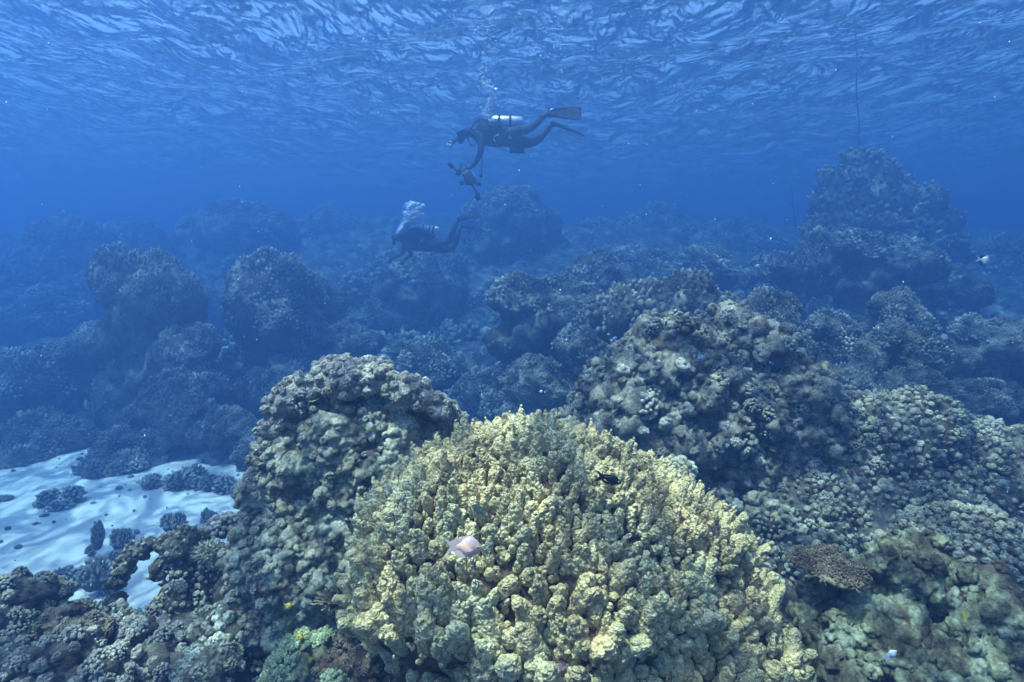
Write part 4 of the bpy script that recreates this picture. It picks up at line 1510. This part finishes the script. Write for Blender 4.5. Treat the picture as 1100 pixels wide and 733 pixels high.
col = [(522 + 5 * math.sin(i * .8), 122 - i * 7.5, 3.2 + i * .15, 9.75, 50 if i < 5 else 14, .014) for i in range(16)]
bubbles('thin column of exhaled bubbles rising from the upper diver', col, 5)
col = [(598 + 4 * math.sin(i * 1.3), 70 - i * 9, 5, 9.9, 12, .014) for i in range(9)]
bubbles('second faint string of bubbles rising above the tank of the upper diver', col, 6)
bubbles('dense bright burst of bubbles above the head of the lower diver',
        [(433, 246, 2.2, 11.8, 60, .026), (437, 241, 2.8, 11.8, 80, .028), (442, 233, 3.6, 11.8, 110, .028), (444, 226, 3.8, 11.8, 130, .030), (441, 222, 2.8, 11.8, 60, .028), (453, 222, 2.2, 11.8, 26, .022), (452, 231, 2.8, 11.8, 26, .018), (446, 219, 1.4, 11.8, 14, .024), (429, 250, 1.4, 11.8, 22, .022)], 7)


# ================================================================== FISH
def fish(name, label, px, py, D, length, face, mats, roll=0, tall=.55, group=None, detail=True):
    """face: +1 head to the right of the photo, -1 to the left; mats = body, fin, (rear)"""
    L = P(px, py, D)
    t = empty(name, L, label, 'fish', group)
    N, S = 22, 16
    V, T = [], []
    up_p = lambda u: .5 * tall * (math.sin(math.pi * min(1, u ** .72)) ** .85 * (1 - .10 * u) + .10 * u)
    for i in range(N + 1):
        u = i / N                      # 0 snout .. 1 tail root
        h = tall * float(np.interp(u, [0, .03, .08, .16, .26, .38, .5, .62, .74, .86, 1], [.03, .075, .15, .26, .375, .47, .485, .42, .30, .165, .085]))
        wd = h * (.40 if u < .6 else .40 - .45 * (u - .6))
        x = .36 - .66 * u
        zc = .02 * math.sin(math.pi * u)
        for k in range(S):
            a = 2 * math.pi * k / S
            V.append((x, wd * math.sin(a), zc + h * math.cos(a)))
    for i in range(N):
        for k in range(S):
            p, q_ = i * S + k, i * S + (k + 1) % S
            T += [(p, q_, q_ + S), (p, q_ + S, p + S)]
    V += [(.365, 0, .0), (-.30, 0, 0)]
    for k in range(S):
        T.append((len(V) - 2, (k + 1) % S, k)); T.append((len(V) - 1, N * S + k, N * S + (k + 1) % S))
    R_m = Matrix.Rotation(roll, 4, 'Y')

    def put(nm, V, T, mt, parent=t):
        A = np.array(V, float) * length
        c, s_ = math.cos(roll), math.sin(roll)
        A = np.column_stack([A[:, 0] * c - A[:, 2] * s_, A[:, 1], A[:, 0] * s_ + A[:, 2] * c])
        A[:, 0] *= face
        Tm = np.array(T)
        if face < 0: Tm = Tm[:, ::-1]
        return obj(nm, mesh(nm, A, Tm, mt), parent)

    def fin(nm, outline, mt, th=.0035, y0=0):
        n = len(outline)
        c = np.mean(outline, axis=0)
        V = [(a, y0 + th, b) for a, b in outline] + [(a, y0 - th, b) for a, b in outline]
        V += [(c[0], y0 + th * 1.4, c[1]), (c[0], y0 - th * 1.4, c[1])]
        T = []
        for i in range(n):
            j = (i + 1) % n
            T += [(i, j, 2 * n), (n + j, n + i, 2 * n + 1), (i, n + i, n + j), (i, n + j, j)]
        o = put(nm, V, T, mt)
        o.data.polygons.foreach_set('use_smooth', [False] * len(o.data.polygons))
        return o
    put('body', V, T, mats[0])
    k = tall / .55
    fin('tail_fin', [(-.27, .05), (-.36, .09), (-.50, .16), (-.62, .20), (-.52, .08), (-.47, .0), (-.52, -.10), (-.60, -.21), (-.48, -.17), (-.36, -.09), (-.27, -.05)], mats[-1])
    if detail:
        fin('dorsal_fin', [(.14, .22 * k), (.04, .285 * k), (-.08, .285 * k), (-.20, .25 * k), (-.32, .215 * k), (-.43, .15 * k), (-.44, .10 * k), (-.34, .07 * k), (-.26, .06), (-.16, .14 * k), (.0, .22 * k)], mats[1])
        fin('anal_fin', [(.0, -.22 * k), (-.08, -.275 * k), (-.20, -.265 * k), (-.33, -.20 * k), (-.35, -.12 * k), (-.27, -.06), (-.14, -.15 * k)], mats[1])
        fin('pelvic_fin', [(.13, -.22 * k), (.06, -.29 * k), (-.03, -.305 * k), (.0, -.26 * k), (.05, -.22 * k)], mats[1], .004, -.02)
        fin('pectoral_fin', [(.13, -.02), (.04, .03), (-.04, .0), (-.03, -.06), (.06, -.07)], mats[1], .003, -.115)
        V0, T0 = ico(2)
        for sgn in (-1, 1):
            e = put('eye', V0 * [.034, .014, .034] + [.250, sgn * .066 * k, .035], T0, M_eye)
            put('pupil', V0 * [.020, .008, .020] + [.253, sgn * (.066 * k + .011), .035], T0, M_pupil, e)
    return t


M_eye = plain('fish_eye', (.75, .72, .62), .2)
M_pupil = plain('fish_pupil', (.01, .01, .01), .1)


def fish_mat(name, lo, hi, z0, z1, axis=2):
    m = bpy.data.materials.new(name)
    m.use_nodes = True
    nt = m.node_tree
    b = nt.nodes['Principled BSDF']
    tc = nt.nodes.new('ShaderNodeTexCoord')
    sp = nt.nodes.new('ShaderNodeSeparateXYZ')
    nt.links.new(tc.outputs['Object'], sp.inputs[0])
    mr = nt.nodes.new('ShaderNodeMapRange')
    mr.inputs[1].default_value, mr.inputs[2].default_value = z0, z1
    nt.links.new(sp.outputs[axis], mr.inputs[0])
    vo = nt.nodes.new('ShaderNodeTexVoronoi')
    vo.inputs['Scale'].default_value = 420
    nt.links.new(tc.outputs['Object'], vo.inputs['Vector'])
    c = _mix(nt, mr.outputs[0], lo, hi)
    c = _mix(nt, .5, c, _ramp(nt, vo.outputs['Distance'], [(.0, (1.15, 1.15, 1.15)), (.7, (.65, .65, .65))]), 'MULTIPLY')
    nt.links.new(c, b.inputs['Base Color'])
    b.inputs['Roughness'].default_value = .38
    b.inputs['Specular IOR Level'].default_value = .5
    return m


M_pink = fish_mat('pink_fish', (.98, .58, .42), (.50, .42, .52), .006, .026)
M_pinkf = plain('translucent_pink_fin', (.85, .62, .52), .5)
M_black = plain('black_fish', (.012, .012, .016), .5)
M_half = fish_mat('half_black_fish', (.02, .02, .02), (.75, .75, .74), -.0045, -.0040, 0)
M_halfr = fish_mat('half_white_fish', (.75, .75, .74), (.02, .02, .02), .0040, .0045, 0)
M_tailw = plain('white_tail', (.75, .75, .74), .5)
M_silver = plain('silver_fish', (.55, .58, .62), .35, .2)
M_blue = plain('blue_fish', (.12, .22, .45), .5)
M_yfin = plain('yellow_fish', (.70, .55, .08), .4)
fish('damselfish', 'pink damselfish with a bluish back in front of the yellow coral', 503, 588, 1.22, .088, 1, (M_pink, M_pinkf, M_pinkf), roll=-.02, tall=.57)
fish('damselfish', 'slender black fish hovering over the upper right of the yellow coral', 657, 516, 1.62, .082, 1, (M_black, M_black, M_black), roll=-.30, tall=.36)
fish('damselfish', 'small black fish among the right-hand fingers of the yellow coral', 683, 578, 1.50, .045, 1, (M_black, M_black, M_black), roll=.5, tall=.42)
fish('chromis', 'half-black half-white small fish in open water left of the big mound', 582, 421, 2.9, .036, -1, (M_halfr, M_black, M_tailw), tall=.52)
fish('chromis', 'tiny half-black fish just above the crest of the yellow coral, upper of two', 519, 420, 2.9, .020, 1, (M_black, M_black, M_tailw), tall=.5)
fish('chromis', 'tiny half-black fish just above the crest of the yellow coral, lower of two', 518, 437, 2.5, .020, -1, (M_black, M_black, M_tailw), roll=.6, tall=.5)
fish('damselfish', 'banded pale fish alone in blue water near the right edge', 1058, 280, 4.6, .125, 1, (M_silver, M_black, M_silver), roll=-.25, tall=.66)
fish('damselfish', 'small blue fish in the shade near the top of the big mound', 755, 384, 3.3, .055, 1, (M_blue, M_blue, M_blue), roll=-.4, tall=.5)
fish('damselfish', 'little blue fish against the right part of the big mound', 828, 390, 3.35, .035, -1, (M_blue, M_blue, M_blue), roll=.3, tall=.5)
fish('damselfish', 'blue-and-white fish at the upper left rim of the big mound', 660, 364, 3.35, .050, 1, (M_blue, M_blue, M_silver), roll=.5, tall=.35)
fish('damselfish', 'white fish low between the green boulder rocks, bottom right', 958, 703, 1.6, .050, 1, (M_silver, M_silver, M_silver), roll=.7, tall=.5)
fish('chromis', 'tiny black fish over the open sand', 121, 565, 4.6, .028, 1, (M_black, M_black, M_black), tall=.5)
fish('damselfish', 'small yellow fish among the upper fingers of the yellow coral', 461, 506, 1.66, .022, 1, (M_yfin, M_yfin, M_yfin), roll=.3, tall=.5)
fish('chromis', 'white-tailed small fish by the right foot of the arch', 95 + 27, 655, 2.3, .035, 1, (M_silver, M_silver, M_silver), roll=1.2, tall=.4)

# ================================================================== ROPES
def rope(label, pts, r):
    L = Vector(pts[0])
    V, T = tube([Vector(p) - L for p in pts], [r] * len(pts), 7)
    o = obj('rope', mesh('rope', V, T, M_rope), None, L)
    tag(o, label, 'rope')


rope('long mooring rope hanging from the surface to the top of the tall pinnacle', [P(922.5, 155, 15)] + [P(922.5 - 4.5 * k / 12 + .8 * math.sin(k), 155 - 150 * k / 12, 15 - .35 * k) for k in range(1, 12)], .016)
rope('short slack line rising from the hazy reef left of the pinnacle', [P(855, 246, 16), P(853, 230, 16), P(851, 212, 15.9), P(849.5, 192, 15.8)], .020)

# ---- drifting specks
rg = np.random.default_rng(91)
V0, T0 = ico(1)
Vs, Ts, m = [], [], 0
for i in range(600):
    D = rg.uniform(.7, 4.5)
    c = np.array(P(rg.uniform(-20, 1120), rg.uniform(-10, 700) ** 1.0, D))
    r = rg.uniform(.0005, .0011)
    Vs.append(V0 * [r, r, r * rg.uniform(1, 2.6)] + c); Ts.append(T0 + m); m += len(V0)
o = obj('suspended_particles', mesh('suspended_particles', np.concatenate(Vs), np.concatenate(Ts), plain('speck', (.7, .7, .68), .8)))
tag(o, 'fine pale specks drifting in the water', kind='stuff')
